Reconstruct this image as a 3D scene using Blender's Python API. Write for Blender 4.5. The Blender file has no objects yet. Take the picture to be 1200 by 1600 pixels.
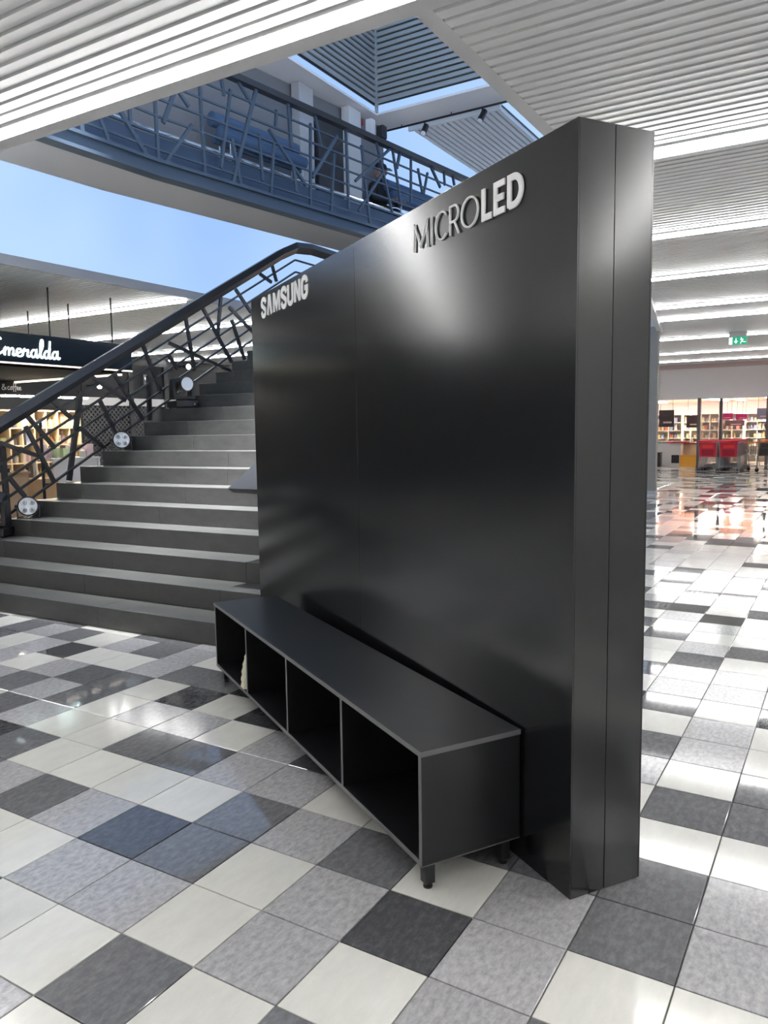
import bpy, bmesh, math, random
from mathutils import Vector, Matrix
random.seed(7)
scn = bpy.context.scene
COL = scn.collection
PI = math.pi

# ------------------------------------------------------------------ camera
YAW, PIT, ROL, FPX = 1.02897989, 0.106341433, -0.014922735, 1208.90681
CAM = Vector((-1.47623, -2.44731, 1.51949))
_f0 = Vector((math.sin(YAW), math.cos(YAW), 0)); _r0 = Vector((math.cos(YAW), -math.sin(YAW), 0)); _u0 = Vector((0, 0, 1))
CF = _f0 * math.cos(PIT) - _u0 * math.sin(PIT); _u2 = _u0 * math.cos(PIT) + _f0 * math.sin(PIT)
CR = _r0 * math.cos(ROL) + _u2 * math.sin(ROL); CU = _u2 * math.cos(ROL) - _r0 * math.sin(ROL)
cam_data = bpy.data.cameras.new('camera'); cam = bpy.data.objects.new('camera', cam_data); COL.objects.link(cam)
cam_data.sensor_fit = 'VERTICAL'; cam_data.sensor_height = 36.0; cam_data.lens = 36.0 * FPX / 1600.0
cam_data.clip_start = 0.05; cam_data.clip_end = 300
cam.matrix_world = Matrix(((CR.x, CU.x, -CF.x, CAM.x), (CR.y, CU.y, -CF.y, CAM.y), (CR.z, CU.z, -CF.z, CAM.z), (0, 0, 0, 1)))
scn.camera = cam

# ------------------------------------------------------------------ world: pale blue daylight sky with thin cloud
w = bpy.data.worlds.new('sky'); scn.world = w; w.use_nodes = True
nt = w.node_tree; nt.nodes.clear()
out = nt.nodes.new('ShaderNodeOutputWorld'); bg = nt.nodes.new('ShaderNodeBackground'); bg.inputs[1].default_value = 0.76
tc = nt.nodes.new('ShaderNodeTexCoord'); no = nt.nodes.new('ShaderNodeTexNoise'); no.inputs['Scale'].default_value = 2.2; no.inputs['Detail'].default_value = 3
rp = nt.nodes.new('ShaderNodeValToRGB')
rp.color_ramp.elements[0].position = 0.40; rp.color_ramp.elements[0].color = (0.30, 0.47, 0.80, 1)
rp.color_ramp.elements[1].position = 0.72; rp.color_ramp.elements[1].color = (0.50, 0.68, 0.93, 1)
nt.links.new(tc.outputs['Generated'], no.inputs['Vector']); nt.links.new(no.outputs['Fac'], rp.inputs[0])
nt.links.new(rp.outputs[0], bg.inputs[0]); nt.links.new(bg.outputs[0], out.inputs[0])

scn.view_settings.view_transform = 'Standard'; scn.view_settings.look = 'None'
scn.view_settings.gamma = 1.0; scn.view_settings.use_curve_mapping = False
scn.view_settings.exposure = 0.74
LED = 14.0          # luminance of the ceiling LED lines
SHOP = 12.0         # luminance of the shop ceiling panels

# ------------------------------------------------------------------ helpers
def ray(px, py): return CR * ((px - 600) / FPX) - CU * ((py - 800) / FPX) + CF
def onz(px, py, z): d = ray(px, py); return CAM + d * ((z - CAM.z) / d.z)
def ony(px, py, y): d = ray(px, py); return CAM + d * ((y - CAM.y) / d.y)
def onx(px, py, x): d = ray(px, py); return CAM + d * ((x - CAM.x) / d.x)
def onpl(px, py, p, n): d = ray(px, py); return CAM + d * ((p - CAM).dot(n) / d.dot(n))

def mat(name, col, rough=0.5, metal=0.0, spec=0.5, emis=None, estr=0.0, noise=None, coat=0.0, bump=0.0, trans=0.0):
    m = bpy.data.materials.new(name); m.use_nodes = True
    n = m.node_tree; b = n.nodes['Principled BSDF']
    b.inputs['Base Color'].default_value = (*col, 1); b.inputs['Roughness'].default_value = rough
    b.inputs['Metallic'].default_value = metal; b.inputs['Specular IOR Level'].default_value = spec
    b.inputs['Coat Weight'].default_value = coat; b.inputs['Coat Roughness'].default_value = 0.08
    if trans: b.inputs['Transmission Weight'].default_value = trans
    if emis: b.inputs['Emission Color'].default_value = (*emis, 1); b.inputs['Emission Strength'].default_value = estr
    if noise:   # (scale xyz, second colour, low, high)
        sc, c2, lo, hi = noise
        g = n.nodes.new('ShaderNodeNewGeometry'); mp = n.nodes.new('ShaderNodeMapping'); mp.inputs['Scale'].default_value = sc
        t = n.nodes.new('ShaderNodeTexNoise'); t.inputs['Scale'].default_value = 1.0; t.inputs['Detail'].default_value = 8; t.inputs['Roughness'].default_value = 0.65
        r = n.nodes.new('ShaderNodeValToRGB'); r.color_ramp.elements[0].position = lo; r.color_ramp.elements[1].position = hi
        r.color_ramp.elements[0].color = (*col, 1); r.color_ramp.elements[1].color = (*c2, 1)
        n.links.new(g.outputs['Position'], mp.inputs[0]); n.links.new(mp.outputs[0], t.inputs['Vector']); n.links.new(t.outputs['Fac'], r.inputs[0]); n.links.new(r.outputs[0], b.inputs['Base Color'])
        if bump:
            bm_ = n.nodes.new('ShaderNodeBump'); bm_.inputs['Strength'].default_value = bump; bm_.inputs['Distance'].default_value = 0.002
            n.links.new(t.outputs['Fac'], bm_.inputs['Height']); n.links.new(bm_.outputs[0], b.inputs['Normal'])
    return m

class MB:
    def __init__(s): s.v = []; s.f = []; s.mi = []; s.cur = 0
    def quadbox(s, c):     # 8 corners: bottom 4 (ccw from above), top 4
        o = len(s.v); s.v += [tuple(p) for p in c]
        for q in ((3, 2, 1, 0), (4, 5, 6, 7), (0, 1, 5, 4), (1, 2, 6, 5), (2, 3, 7, 6), (3, 0, 4, 7)):
            s.f.append(tuple(o + i for i in q)); s.mi.append(s.cur)
        return s
    def box(s, x0, x1, y0, y1, z0, z1):
        return s.quadbox([(x0, y0, z0), (x1, y0, z0), (x1, y1, z0), (x0, y1, z0), (x0, y0, z1), (x1, y0, z1), (x1, y1, z1), (x0, y1, z1)])
    def bar(s, p, q, w, h=None, up=(0, 0, 1)):      # rectangular bar from p to q
        h = h or w; p = Vector(p); q = Vector(q); d = (q - p).normalized(); u = Vector(up)
        if abs(d.dot(u)) > 0.98: u = Vector((0, 1, 0))
        r = d.cross(u).normalized(); u = r.cross(d)
        a = r * (w / 2); b = u * (h / 2)
        return s.quadbox([p - a - b, p + a - b, q + a - b, q - a - b, p - a + b, p + a + b, q + a + b, q - a + b])
    def prism(s, poly, f0, f1):     # poly 2D list, f0/f1 map 2D->3D for the two caps
        n = len(poly); o = len(s.v); s.v += [tuple(f0(*p)) for p in poly] + [tuple(f1(*p)) for p in poly]
        s.f.append(tuple(range(o + n - 1, o - 1, -1))); s.mi.append(s.cur); s.f.append(tuple(range(o + n, o + 2 * n))); s.mi.append(s.cur)
        for i in range(n):
            j = (i + 1) % n; s.f.append((o + i, o + j, o + n + j, o + n + i)); s.mi.append(s.cur)
        return s
    def tube(s, pts, r, n=8, caps=True):       # round tube along points; r number or list
        pts = [Vector(p) for p in pts]; o = len(s.v); prev = None; pd = Vector((0, 0, 1))
        for i, p in enumerate(pts):
            d = (pts[min(i + 1, len(pts) - 1)] - pts[max(i - 1, 0)])
            d = d.normalized() if d.length > 1e-9 else pd
            if prev is not None and d.dot(pd) < -0.5: d = -d
            pd = d
            if prev is None:
                a = d.cross(Vector((0, 0, 1)));
                if a.length < 0.05: a = d.cross(Vector((1, 0, 0)))
                a.normalize()
            else:
                a = (prev - d * prev.dot(d)).normalized()
            prev = a; b = d.cross(a); rr = r[i] if isinstance(r, (list, tuple)) else r
            for k in range(n):
                t = 2 * PI * k / n; s.v.append(tuple(p + a * (rr * math.cos(t)) + b * (rr * math.sin(t))))
        for i in range(len(pts) - 1):
            for k in range(n):
                k2 = (k + 1) % n; s.f.append((o + i * n + k, o + i * n + k2, o + (i + 1) * n + k2, o + (i + 1) * n + k)); s.mi.append(s.cur)
        if caps:
            s.f.append(tuple(o + k for k in range(n - 1, -1, -1))); s.mi.append(s.cur)
            s.f.append(tuple(o + (len(pts) - 1) * n + k for k in range(n))); s.mi.append(s.cur)
        return s
    def build(s, name, mats, parent=None, smooth=False, bevel=0.0, loc=None):
        me = bpy.data.meshes.new(name); me.from_pydata(s.v, [], s.f)
        for m in (mats if isinstance(mats, (list, tuple)) else [mats]): me.materials.append(m)
        me.polygons.foreach_set('material_index', s.mi)
        bm = bmesh.new(); bm.from_mesh(me); bmesh.ops.recalc_face_normals(bm, faces=bm.faces); bm.to_mesh(me); bm.free()
        if smooth:
            me.polygons.foreach_set('use_smooth', [True] * len(me.polygons))
            me.set_sharp_from_angle(angle=0.7)
        o = bpy.data.objects.new(name, me); COL.objects.link(o)
        if parent: o.parent = parent
        if loc is not None: o.location = loc
        if bevel:
            b = o.modifiers.new('bevel', 'BEVEL'); b.width = bevel; b.segments = 2; b.limit_method = 'ANGLE'
        return o

def tag(o, label=None, cat=None, group=None, kind=None):
    if label: o['label'] = label
    if cat: o['category'] = cat
    if group: o['group'] = group
    if kind: o['kind'] = kind
    return o
def empty(name, loc=(0, 0, 0), rz=0.0, parent=None):
    o = bpy.data.objects.new(name, None); COL.objects.link(o); o.location = loc; o.rotation_euler = (0, 0, rz); o.empty_display_size = 0.1
    if parent: o.parent = parent
    return o
def copy_tree(o, parent=None):
    c = o.copy(); COL.objects.link(c); c.parent = parent
    for ch in list(o.children): copy_tree(ch, c)
    return c
def inst(me, name, parent, loc=(0, 0, 0), scale=(1, 1, 1), rz=0):
    o = bpy.data.objects.new(name, me); COL.objects.link(o); o.parent = parent; o.location = loc; o.scale = scale; o.rotation_euler = (0, 0, rz); return o
def local_mesh(mb, name, m):
    o = mb.build(name, m); me = o.data; bpy.data.objects.remove(o); return me

# thick polylines -> lettering
def stroke_poly(pts, w, closed=False):
    P = [Vector((p[0], p[1])) for p in pts]; n = len(P); L = []; Rr = []
    for i in range(n):
        if closed: a, b = P[(i - 1) % n], P[(i + 1) % n]
        else: a, b = P[max(i - 1, 0)], P[min(i + 1, n - 1)]
        d1 = (P[i] - a); d2 = (b - P[i])
        if d1.length < 1e-9: d1 = d2
        if d2.length < 1e-9: d2 = d1
        d1 = d1.normalized(); d2 = d2.normalized(); t = (d1 + d2)
        if t.length < 1e-6: t = d1
        t.normalize(); nn = Vector((-t.y, t.x)); c = max(0.45, nn.dot(Vector((-d1.y, d1.x))))
        ww = w[i] if isinstance(w, (list, tuple)) else w
        L.append(P[i] + nn * (ww / 2 / c)); Rr.append(P[i] - nn * (ww / 2 / c))
    return L, Rr
def add_stroke(mb, pts, w, f, th, closed=False):
    L, Rr = stroke_poly(pts, w, closed); n = len(L); o = len(mb.v)
    for k in (0, th):
        for i in range(n): mb.v.append(tuple(f(L[i].x, L[i].y, k))); mb.v.append(tuple(f(Rr[i].x, Rr[i].y, k)))
    N2 = 2 * n
    for i in range(n if closed else n - 1):
        j = (i + 1) % n
        a, b, c, d = o + 2 * i, o + 2 * i + 1, o + 2 * j + 1, o + 2 * j
        for q in ((a, b, c, d), (a + N2, d + N2, c + N2, b + N2), (a, d, d + N2, a + N2), (b, b + N2, c + N2, c)): mb.f.append(q); mb.mi.append(mb.cur)
    if not closed:
        for i in (0, n - 1):
            a, b = o + 2 * i, o + 2 * i + 1; mb.f.append((a, b, b + N2, a + N2)); mb.mi.append(mb.cur)
def arc(cx, cy, rx, ry, a0, a1, n=10):
    return [(cx + rx * math.cos(math.radians(a0 + (a1 - a0) * i / n)), cy + ry * math.sin(math.radians(a0 + (a1 - a0) * i / n))) for i in range(n + 1)]
def smooth_path(pts, k=5):
    o = []
    for i in range(len(pts) - 1):
        p0 = pts[max(i - 1, 0)]; p1 = pts[i]; p2 = pts[i + 1]; p3 = pts[min(i + 2, len(pts) - 1)]
        for s in range(k):
            t = s / k
            o.append(tuple(0.5 * (2 * p1[c] + (p2[c] - p0[c]) * t + (2 * p0[c] - 5 * p1[c] + 4 * p2[c] - p3[c]) * t * t + (3 * p1[c] - p0[c] - 3 * p2[c] + p3[c]) * t ** 3) for c in (0, 1)))
    o.append(tuple(pts[-1])); return o

# ------------------------------------------------------------------ materials
M = {}
M['slat'] = mat('white_slat', (0.81, 0.81, 0.815), 0.4)
M['backing'] = mat('ceiling_backing', (0.55, 0.55, 0.56), 0.7)
M['trim'] = mat('white_trim', (0.62, 0.61, 0.62), 0.5)
M['wash'] = mat('led_wash', (0.9, 0.9, 0.9), 0.5, emis=(1.0, 1.0, 0.985), estr=50.0)
M['wash_wide'] = mat('led_wash_wide', (0.9, 0.9, 0.9), 0.5, emis=(1.0, 1.0, 0.985), estr=24.0)
M['led'] = mat('led_diffuser', (0.9, 0.9, 0.9), 0.5, emis=(1.0, 1.0, 0.985), estr=LED)
M['panel'] = mat('satin_black_laminate', (0.0075, 0.0078, 0.0092), 0.18, spec=0.85)
M['bench'] = mat('black_bench_board', (0.0105, 0.011, 0.0125), 0.30, spec=0.55)
M['bench_edge'] = mat('grey_edge_band', (0.14, 0.14, 0.145), 0.35)
M['white_letter'] = mat('white_letter', (0.95, 0.95, 0.95), 0.45)
M['step'] = mat('dark_stone', (0.048, 0.049, 0.048), 0.33, noise=((6, 6, 14), (0.074, 0.075, 0.073), 0.3, 0.75), bump=0.1)
M['steel'] = mat('dark_steel', (0.028, 0.028, 0.031), 0.34)
M['bsteel'] = mat('blue_grey_steel', (0.062, 0.088, 0.125), 0.4, metal=0.2)
M['chrome'] = mat('chrome', (0.7, 0.71, 0.73), 0.2, metal=1.0)
M['black'] = mat('black_plastic', (0.012, 0.012, 0.014), 0.35)
M['lens'] = mat('pale_lens', (0.55, 0.60, 0.66), 0.12, coat=1.0, emis=(0.72, 0.84, 1.0), estr=0.12)
M['plaster'] = mat('grey_plaster', (0.50, 0.49, 0.50), 0.8)
M['wallwhite'] = mat('white_wall', (0.72, 0.71, 0.70), 0.6)
M['dark'] = mat('dark_wall', (0.045, 0.046, 0.05), 0.6)
M['navy'] = mat('navy_sign_board', (0.006, 0.014, 0.026), 0.25)
M['neon'] = mat('lit_sign_letters', (0.9, 1, 0.98), 0.4, emis=(0.80, 1.0, 0.96), estr=2.6)
M['wood'] = mat('light_wood', (0.70, 0.54, 0.33), 0.5, noise=((4, 30, 4), (0.78, 0.63, 0.42), 0.3, 0.7))
M['card'] = mat('cardboard', (0.60, 0.38, 0.20), 0.7)
M['shoplight'] = mat('shop_light', (0.9, 0.9, 0.9), 0.5, emis=(1.0, 0.95, 0.86), estr=SHOP)
M['storelight'] = mat('store_light', (0.9, 0.9, 0.9), 0.5, emis=(1.0, 0.93, 0.82), estr=55)
M['spot'] = mat('spot_lamp', (0.9, 0.9, 0.9), 0.5, emis=(1.0, 0.97, 0.92), estr=14)

# ------------------------------------------------------------------ floor with tiles
T = 0.3
def tile_mat(name, c1, c2, lo, hi, rough, sc=(9, 34, 1)):
    m = bpy.data.materials.new(name); m.use_nodes = True; n = m.node_tree; b = n.nodes['Principled BSDF']
    g = n.nodes.new('ShaderNodeNewGeometry'); oi = n.nodes.new('ShaderNodeObjectInfo')
    mul = n.nodes.new('ShaderNodeVectorMath'); mul.operation = 'SCALE'; mul.inputs['Scale'].default_value = 37.0
    cmb = n.nodes.new('ShaderNodeCombineXYZ'); n.links.new(oi.outputs['Random'], cmb.inputs[0]); n.links.new(oi.outputs['Random'], cmb.inputs[1]); n.links.new(cmb.outputs[0], mul.inputs[0])
    add = n.nodes.new('ShaderNodeVectorMath'); add.operation = 'ADD'; n.links.new(g.outputs['Position'], add.inputs[0]); n.links.new(mul.outputs[0], add.inputs[1])
    mp = n.nodes.new('ShaderNodeMapping'); mp.inputs['Scale'].default_value = sc; n.links.new(add.outputs[0], mp.inputs[0])
    t = n.nodes.new('ShaderNodeTexNoise'); t.inputs['Scale'].default_value = 1.0; t.inputs['Detail'].default_value = 9; t.inputs['Roughness'].default_value = 0.72
    n.links.new(mp.outputs[0], t.inputs['Vector'])
    r = n.nodes.new('ShaderNodeValToRGB'); r.color_ramp.elements[0].position = lo; r.color_ramp.elements[1].position = hi
    r.color_ramp.elements[0].color = (*c1, 1); r.color_ramp.elements[1].color = (*c2, 1)
    n.links.new(t.outputs['Fac'], r.inputs[0])
    hs = n.nodes.new('ShaderNodeHueSaturation'); mr = n.nodes.new('ShaderNodeMapRange'); mr.inputs['To Min'].default_value = 0.93; mr.inputs['To Max'].default_value = 1.07
    n.links.new(oi.outputs['Random'], mr.inputs['Value']); n.links.new(mr.outputs[0], hs.inputs['Value']); n.links.new(r.outputs[0], hs.inputs['Color'])
    n.links.new(hs.outputs[0], b.inputs['Base Color'])
    rr = n.nodes.new('ShaderNodeMapRange'); rr.inputs['To Min'].default_value = rough * 0.6; rr.inputs['To Max'].default_value = rough * 1.5
    n.links.new(t.outputs['Fac'], rr.inputs['Value']); n.links.new(rr.outputs[0], b.inputs['Roughness'])
    b.inputs['Specular IOR Level'].default_value = 0.5
    return m
TM = {'W': tile_mat('tile_white', (0.70, 0.69, 0.65), (0.82, 0.81, 0.76), 0.3, 0.7, 0.10, (5, 12, 1)),
      'L': tile_mat('tile_light_grey', (0.31, 0.31, 0.32), (0.56, 0.55, 0.56), 0.34, 0.68, 0.12, (30, 52, 1)),
      'M': tile_mat('tile_mid_grey', (0.145, 0.147, 0.155), (0.27, 0.27, 0.28), 0.42, 0.80, 0.045, (24, 44, 1)),
      'D': tile_mat('tile_dark_grey', (0.068, 0.069, 0.075), (0.17, 0.17, 0.175), 0.45, 0.85, 0.04, (24, 44, 1))}
TCOL = {}
def trow(i, j0, s):
    for k, c in enumerate(s):
        if c != '.': TCOL[(i, j0 + k)] = c
trow(-12, 7, 'W'); trow(-11, 6, 'MMM'); trow(-10, 6, 'WLM'); trow(-9, 5, 'LLMW'); trow(-8, 4, 'LWDWW'); trow(-7, 4, 'MLWLM')
trow(-6, 3, 'MLMWMM'); trow(-5, 3, 'LMMLLL'); trow(-4, 2, 'MWWWMW'); trow(-3, 1, 'LWWLDM'); trow(-2, 1, 'MWMLWD')
trow(-1, 0, 'WLWMWD'); trow(0, -1, 'WLDWLLD'); trow(1, -1, 'WLMMLD'); trow(2, -1, 'MWWLWL'); trow(3, -1, 'WLLMW')
trow(4, -1, 'MWDWM'); trow(5, 0, 'LLLMMWLMWMLLMLWLDWWDLLM'); trow(6, 0, 'MWMMWMWLLWLLWMWLWM'); trow(7, 1, 'WLLWMMWWDW')
trow(4, 10, 'WMWWMWLDLMLW'); trow(3, 15, 'MWMLW')
rt = random.Random(3)
def tcol(i, j):
    if (i, j) in TCOL: return TCOL[(i, j)]
    return rt.choices('WLMD', (40, 26, 26, 8))[0]
def proj(p):
    d = Vector(p) - CAM; z = d.dot(CF)
    if z < 0.2: return None
    return 600 + FPX * d.dot(CR) / z, 800 - FPX * d.dot(CU) / z, z
floor = MB().box(-9, 40, -10, 15, -0.10, -0.008).build('floor', mat('grout', (0.10, 0.10, 0.10), 0.8)); tag(floor, 'grey grout bed under chequered polished floor tiles', 'floor', kind='structure')
g = 0.0022; gb = 0.0045
def tile_verts(x0, y0):
    a, b = g, T - g; c, d = gb, T - gb
    return [(x0 + a, y0 + a, -0.008), (x0 + b, y0 + a, -0.008), (x0 + b, y0 + b, -0.008), (x0 + a, y0 + b, -0.008),
            (x0 + a, y0 + a, -0.001), (x0 + b, y0 + a, -0.001), (x0 + b, y0 + b, -0.001), (x0 + a, y0 + b, -0.001),
            (x0 + c, y0 + c, 0.0), (x0 + d, y0 + c, 0.0), (x0 + d, y0 + d, 0.0), (x0 + c, y0 + d, 0.0)]
TF = [(0, 1, 5, 4), (1, 2, 6, 5), (2, 3, 7, 6), (3, 0, 4, 7), (4, 5, 9, 8), (5, 6, 10, 9), (6, 7, 11, 10), (7, 4, 8, 11), (8, 9, 10, 11)]
tme = {}
for c in 'WLMD':
    me = bpy.data.meshes.new('tile_' + c); me.from_pydata(tile_verts(0, 0), [], TF); me.materials.append(TM[c]); tme[c] = me
cands = []
for i in range(-50, 34):
    for j in range(-30, 134):
        x0, y0 = j * T, -(i + 1) * T
        if x0 < -9 or y0 < -10 or x0 > 39.6 or y0 > 14.6: continue
        c = tcol(i, j); p = proj((x0 + T / 2, y0 + T / 2, 0)); area = 0
        if p and -60 < p[0] < 1260 and 600 < p[1] < 1700:
            hid = (x0 > 2.75 and 1.2 < y0 < 4.7) or (p[0] < 1000 and p[1] < 1000 and x0 > 2.75)
            mx = x0 + T / 2 - 0.834; my = y0 + T / 2 + 1.734
            lm = mx * 0.552 + my * 0.834; ln = mx * 0.834 - my * 0.552
            if ln > 0.15 and p[0] < 975: hid = True
            area = 0 if hid else T * T * FPX * FPX * CAM.z / p[2] ** 3
        cands.append((area, i, j, x0, y0, c))
cands.sort(key=lambda a: -a[0])
for a_, i, j, x0, y0, c in cands[:300]: inst(tme[c], 'tile', floor, (x0, y0, 0))
mv, mf, mi = [], [], []
for a_, i, j, x0, y0, c in cands[300:]:
    o = len(mv); mv += tile_verts(x0, y0); mf += [tuple(o + k for k in q) for q in TF]; mi += ['WLMD'.index(c)] * len(TF)
me = bpy.data.meshes.new('far_tiles'); me.from_pydata(mv, [], mf)
for c in 'WLMD': me.materials.append(TM[c])
me.polygons.foreach_set('material_index', mi)
ft = bpy.data.objects.new('far_tiles', me); COL.objects.link(ft); ft.parent = floor; ft['kind'] = 'stuff'

# ------------------------------------------------------------------ first-floor ceiling of linear slats around the atrium void
CZ = 3.65; PITCH = 0.105
def ymax(x):
    if x < 2.2: return 14.9
    if x < 6: return -0.52
    if x < 16.9: return -0.52 + (x - 6) * (1.78 / 10.9)
    return 14.9
ceil = MB()
ceil.box(-9, 2.22, -10, 15, CZ + 0.05, CZ + 0.12); ceil.box(2.22, 40, -10, -0.42, CZ + 0.05, CZ + 0.12)
ceil.prism([(6, -0.42), (16.9, -0.42), (16.9, 1.36)], lambda x, y: (x, y, CZ + 0.05), lambda x, y: (x, y, CZ + 0.12))
ceil.box(16.9, 40, -0.42, 15, CZ + 0.05, CZ + 0.12); ceil.box(2.22, 16.9, 6.72, 15, CZ + 0.05, CZ + 0.12)
ceiling = tag(ceil.build('ceiling', M['backing']), 'white linear slat ceiling around the open atrium void', 'ceiling', kind='structure')
PROF = [(-0.044, 0.0), (0.038, 0.004), (0.038, 0.05), (-0.044, 0.05)]
sb = MB(); sb.prism(PROF, lambda x, z: (x, 0, z), lambda x, z: (x, 1, z))
slat_me = local_mesh(sb, 'slat', M['slat'])
LX = [-6.2, -3.4, -0.6, 2.04, 5.0, 7.8, 10.45, 13.4, 15.15, 18.9, 23.0, 26.0]
def is_led(x, y_far=False):
    for L in LX:
        if L - 0.08 < x < L + 0.02: return L
    return None
slat_n = 0; extra = MB()
def put_slat(x, y0, y1, own):
    global slat_n
    if own and slat_n < 300:
        inst(slat_me, 'slat', ceiling, (x, y0, CZ), (1, y1 - y0, 1)); slat_n += 1
    else:
        extra.prism(PROF, lambda a, z: (x + a, y0, CZ + z), lambda a, z: (x + a, y1, CZ + z))
led_spans = {}
x = -8.9
xs = []
k0 = int(round((2.20 + 8.9) / PITCH))
for k in range(-k0, 300):
    x = 2.20 - PITCH * 0.5 + k * PITCH
    if x > 28.0: break
    L = is_led(x)
    if 2.10 < x < 2.27: continue
    spans = []
    if x < 2.2: spans = [(-9.9, 14.9)]
    elif x < 16.85: spans = [(-9.9, ymax(x)), (6.80, 14.9)]
    else: spans = [(-9.9, 14.9)]
    for (a, b) in spans:
        if L is not None and not (a > 0 and L == 5.0):
            led_spans.setdefault((L, a if a > 0 else -9.9), []).append((x, a, b)); continue
        near = (0.2 < x < 2.2) or (2.2 <= x < 17 and a < 0) or (3.6 < x < 16 and a > 0)
        put_slat(x, a, b, near)
ex = extra.build('distant_slats', M['slat'], ceiling); ex['kind'] = 'stuff'
# LED lines: lowered luminous slats with a shielding fin behind them
names = {2.04: 'brightest LED ceiling line along the near edge of the atrium void', 5.0: 'LED ceiling line right above the black display wall corner', 7.8: 'second LED ceiling line beyond the black display wall', 10.45: 'third LED ceiling line beyond the black display wall',
         13.4: 'fourth LED ceiling line beyond the black display wall', 15.15: 'LED ceiling line just before the pale column', 18.9: 'LED ceiling line behind the green exit sign', 23.0: 'farthest LED ceiling line before the supermarket bulkhead'}
for (L, a), lst in led_spans.items():
    root = empty('ceiling_light', (L, 0, CZ))
    lab = names.get(L, 'LED ceiling line over the tiled hall, running across %s' % ('the cafe side' if a > 0 else 'the open floor'))
    if a > 0 and L in names: lab = {5.0: 'LED ceiling line at the far rim of the atrium void', 7.8: 'LED ceiling line above the hanging cafe sign'}.get(L, 'LED ceiling line over the cafe side, %s beyond the hanging sign' % {10.45: 'first', 13.4: 'second', 15.15: 'third'}.get(L, 'fourth'))
    if L < 2: lab = 'LED ceiling line over the tiled hall, %s before the atrium void' % {-0.6: 'nearest', -3.4: 'second', -6.2: 'third'}.get(L, 'fourth')
    if L > 25: lab = 'LED ceiling line right in front of the supermarket'
    tag(root, lab, 'ceiling light', 'linear ceiling lights')
    for (x, y0, y1) in lst:
        MB().box(x - 0.042 - L, x + 0.030 - L, y0, y1, -0.010, 0.05).build('channel', M['slat'], root)
        MB().box(x - 0.034 - L, x + 0.022 - L, y0, y1, -0.016, -0.010).build('diffuser', M['led'], root)
    y0 = max(q[1] for q in lst); y1 = min(q[2] for q in lst)
    hs_ = 0.035 if L == 2.04 else 0.050 if L < 6 else 0.036 if L < 9 else 0.028
    MB().box(0.022, 0.030, y0, y1, -0.017 - hs_, 0.05).build('shield_fin', M['slat'], root)
    MB().box(0.016, 0.022, y0, y1, -0.014 - hs_, -0.014).build('wash_strip', M['wash'] if L == 2.04 else M['wash_wide'], root)
# edge trims round the void
tr = MB(); tr.box(2.075, 2.27, -9.8, 15, CZ - 0.005, CZ + 0.30)
tag(tr.build('trim_1', M['trim']), 'white trim along the near edge of the atrium void', 'trim', kind='structure')
tr = MB(); tr.box(2.272, 6, -0.52, -0.42, CZ + 0.0, CZ + 0.30)
tag(tr.build('trim_2', M['trim']), 'white trim along the right edge of the atrium void', 'trim', kind='structure')
tr = MB(); tr.prism([(6, -0.52), (16.9, 1.26), (16.9, 1.36), (6, -0.42)], lambda x, y: (x, y, CZ - 0.10), lambda x, y: (x, y, CZ + 0.30)); tr.box(16.85, 16.95, 1.3, 6.7, CZ - 0.01, CZ + 0.3)
tag(tr.build('trim_3', M['trim']), 'slanting white trim of the void seen right of the display wall', 'trim', kind='structure')
tr = MB(); tr.box(2.3, 16.9, 6.70, 6.78, CZ - 0.005, CZ + 0.12)
tag(tr.build('trim_4', M['trim']), 'thin white trim along the far rim of the atrium void', 'trim', kind='structure')
# added lamps, unseen on top of the void trims, to brighten the upper atrium
ADDED_LED = mat('added_led', (0.9, 0.9, 0.9), 0.5, emis=(0.86, 0.93, 1.0), estr=100.0)
cv = tag(empty('added_uplight', (2.225, 3.0, CZ + 0.30)), 'added uplight strip hidden on top of the near void trim', 'added uplight', 'added uplights round the void')
MB().box(-0.035, 0.035, -3.4, 6.5, 0, 0.02).build('channel', M['trim'], cv); MB().box(-0.03, 0.03, -3.4, 6.5, 0.02, 0.026).build('diffuser', ADDED_LED, cv)
cv = tag(empty('added_uplight', (4.2, -0.47, CZ + 0.30)), 'added uplight strip hidden on top of the right void trim', 'added uplight', 'added uplights round the void')
MB().box(-1.8, 1.75, -0.035, 0.035, 0, 0.02).build('channel', M['trim'], cv); MB().box(-1.8, 1.75, -0.03, 0.03, 0.02, 0.026).build('diffuser', ADDED_LED, cv)
# outer walls of the hall (mostly outside the frame)
tag(MB().box(-9.2, -9, -10, 15, 0, CZ + 0.1).build('wall_back', M['wallwhite']), 'white wall behind the viewer', 'wall', kind='structure')
tag(MB().box(-9, 40, -10.2, -10, 0, CZ + 0.1).build('wall_right', M['wallwhite']), 'white side wall of the hall', 'wall', kind='structure')
tag(MB().box(-9, 40, 15, 15.2, 0, CZ + 0.1).build('wall_left', M['dark']), 'dark far wall on the cafe side', 'wall', kind='structure')
tag(MB().box(40, 40.2, -10, 15, 0, CZ + 0.1).build('wall_far', M['wallwhite']), 'white far wall of the supermarket', 'wall', kind='structure')

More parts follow.
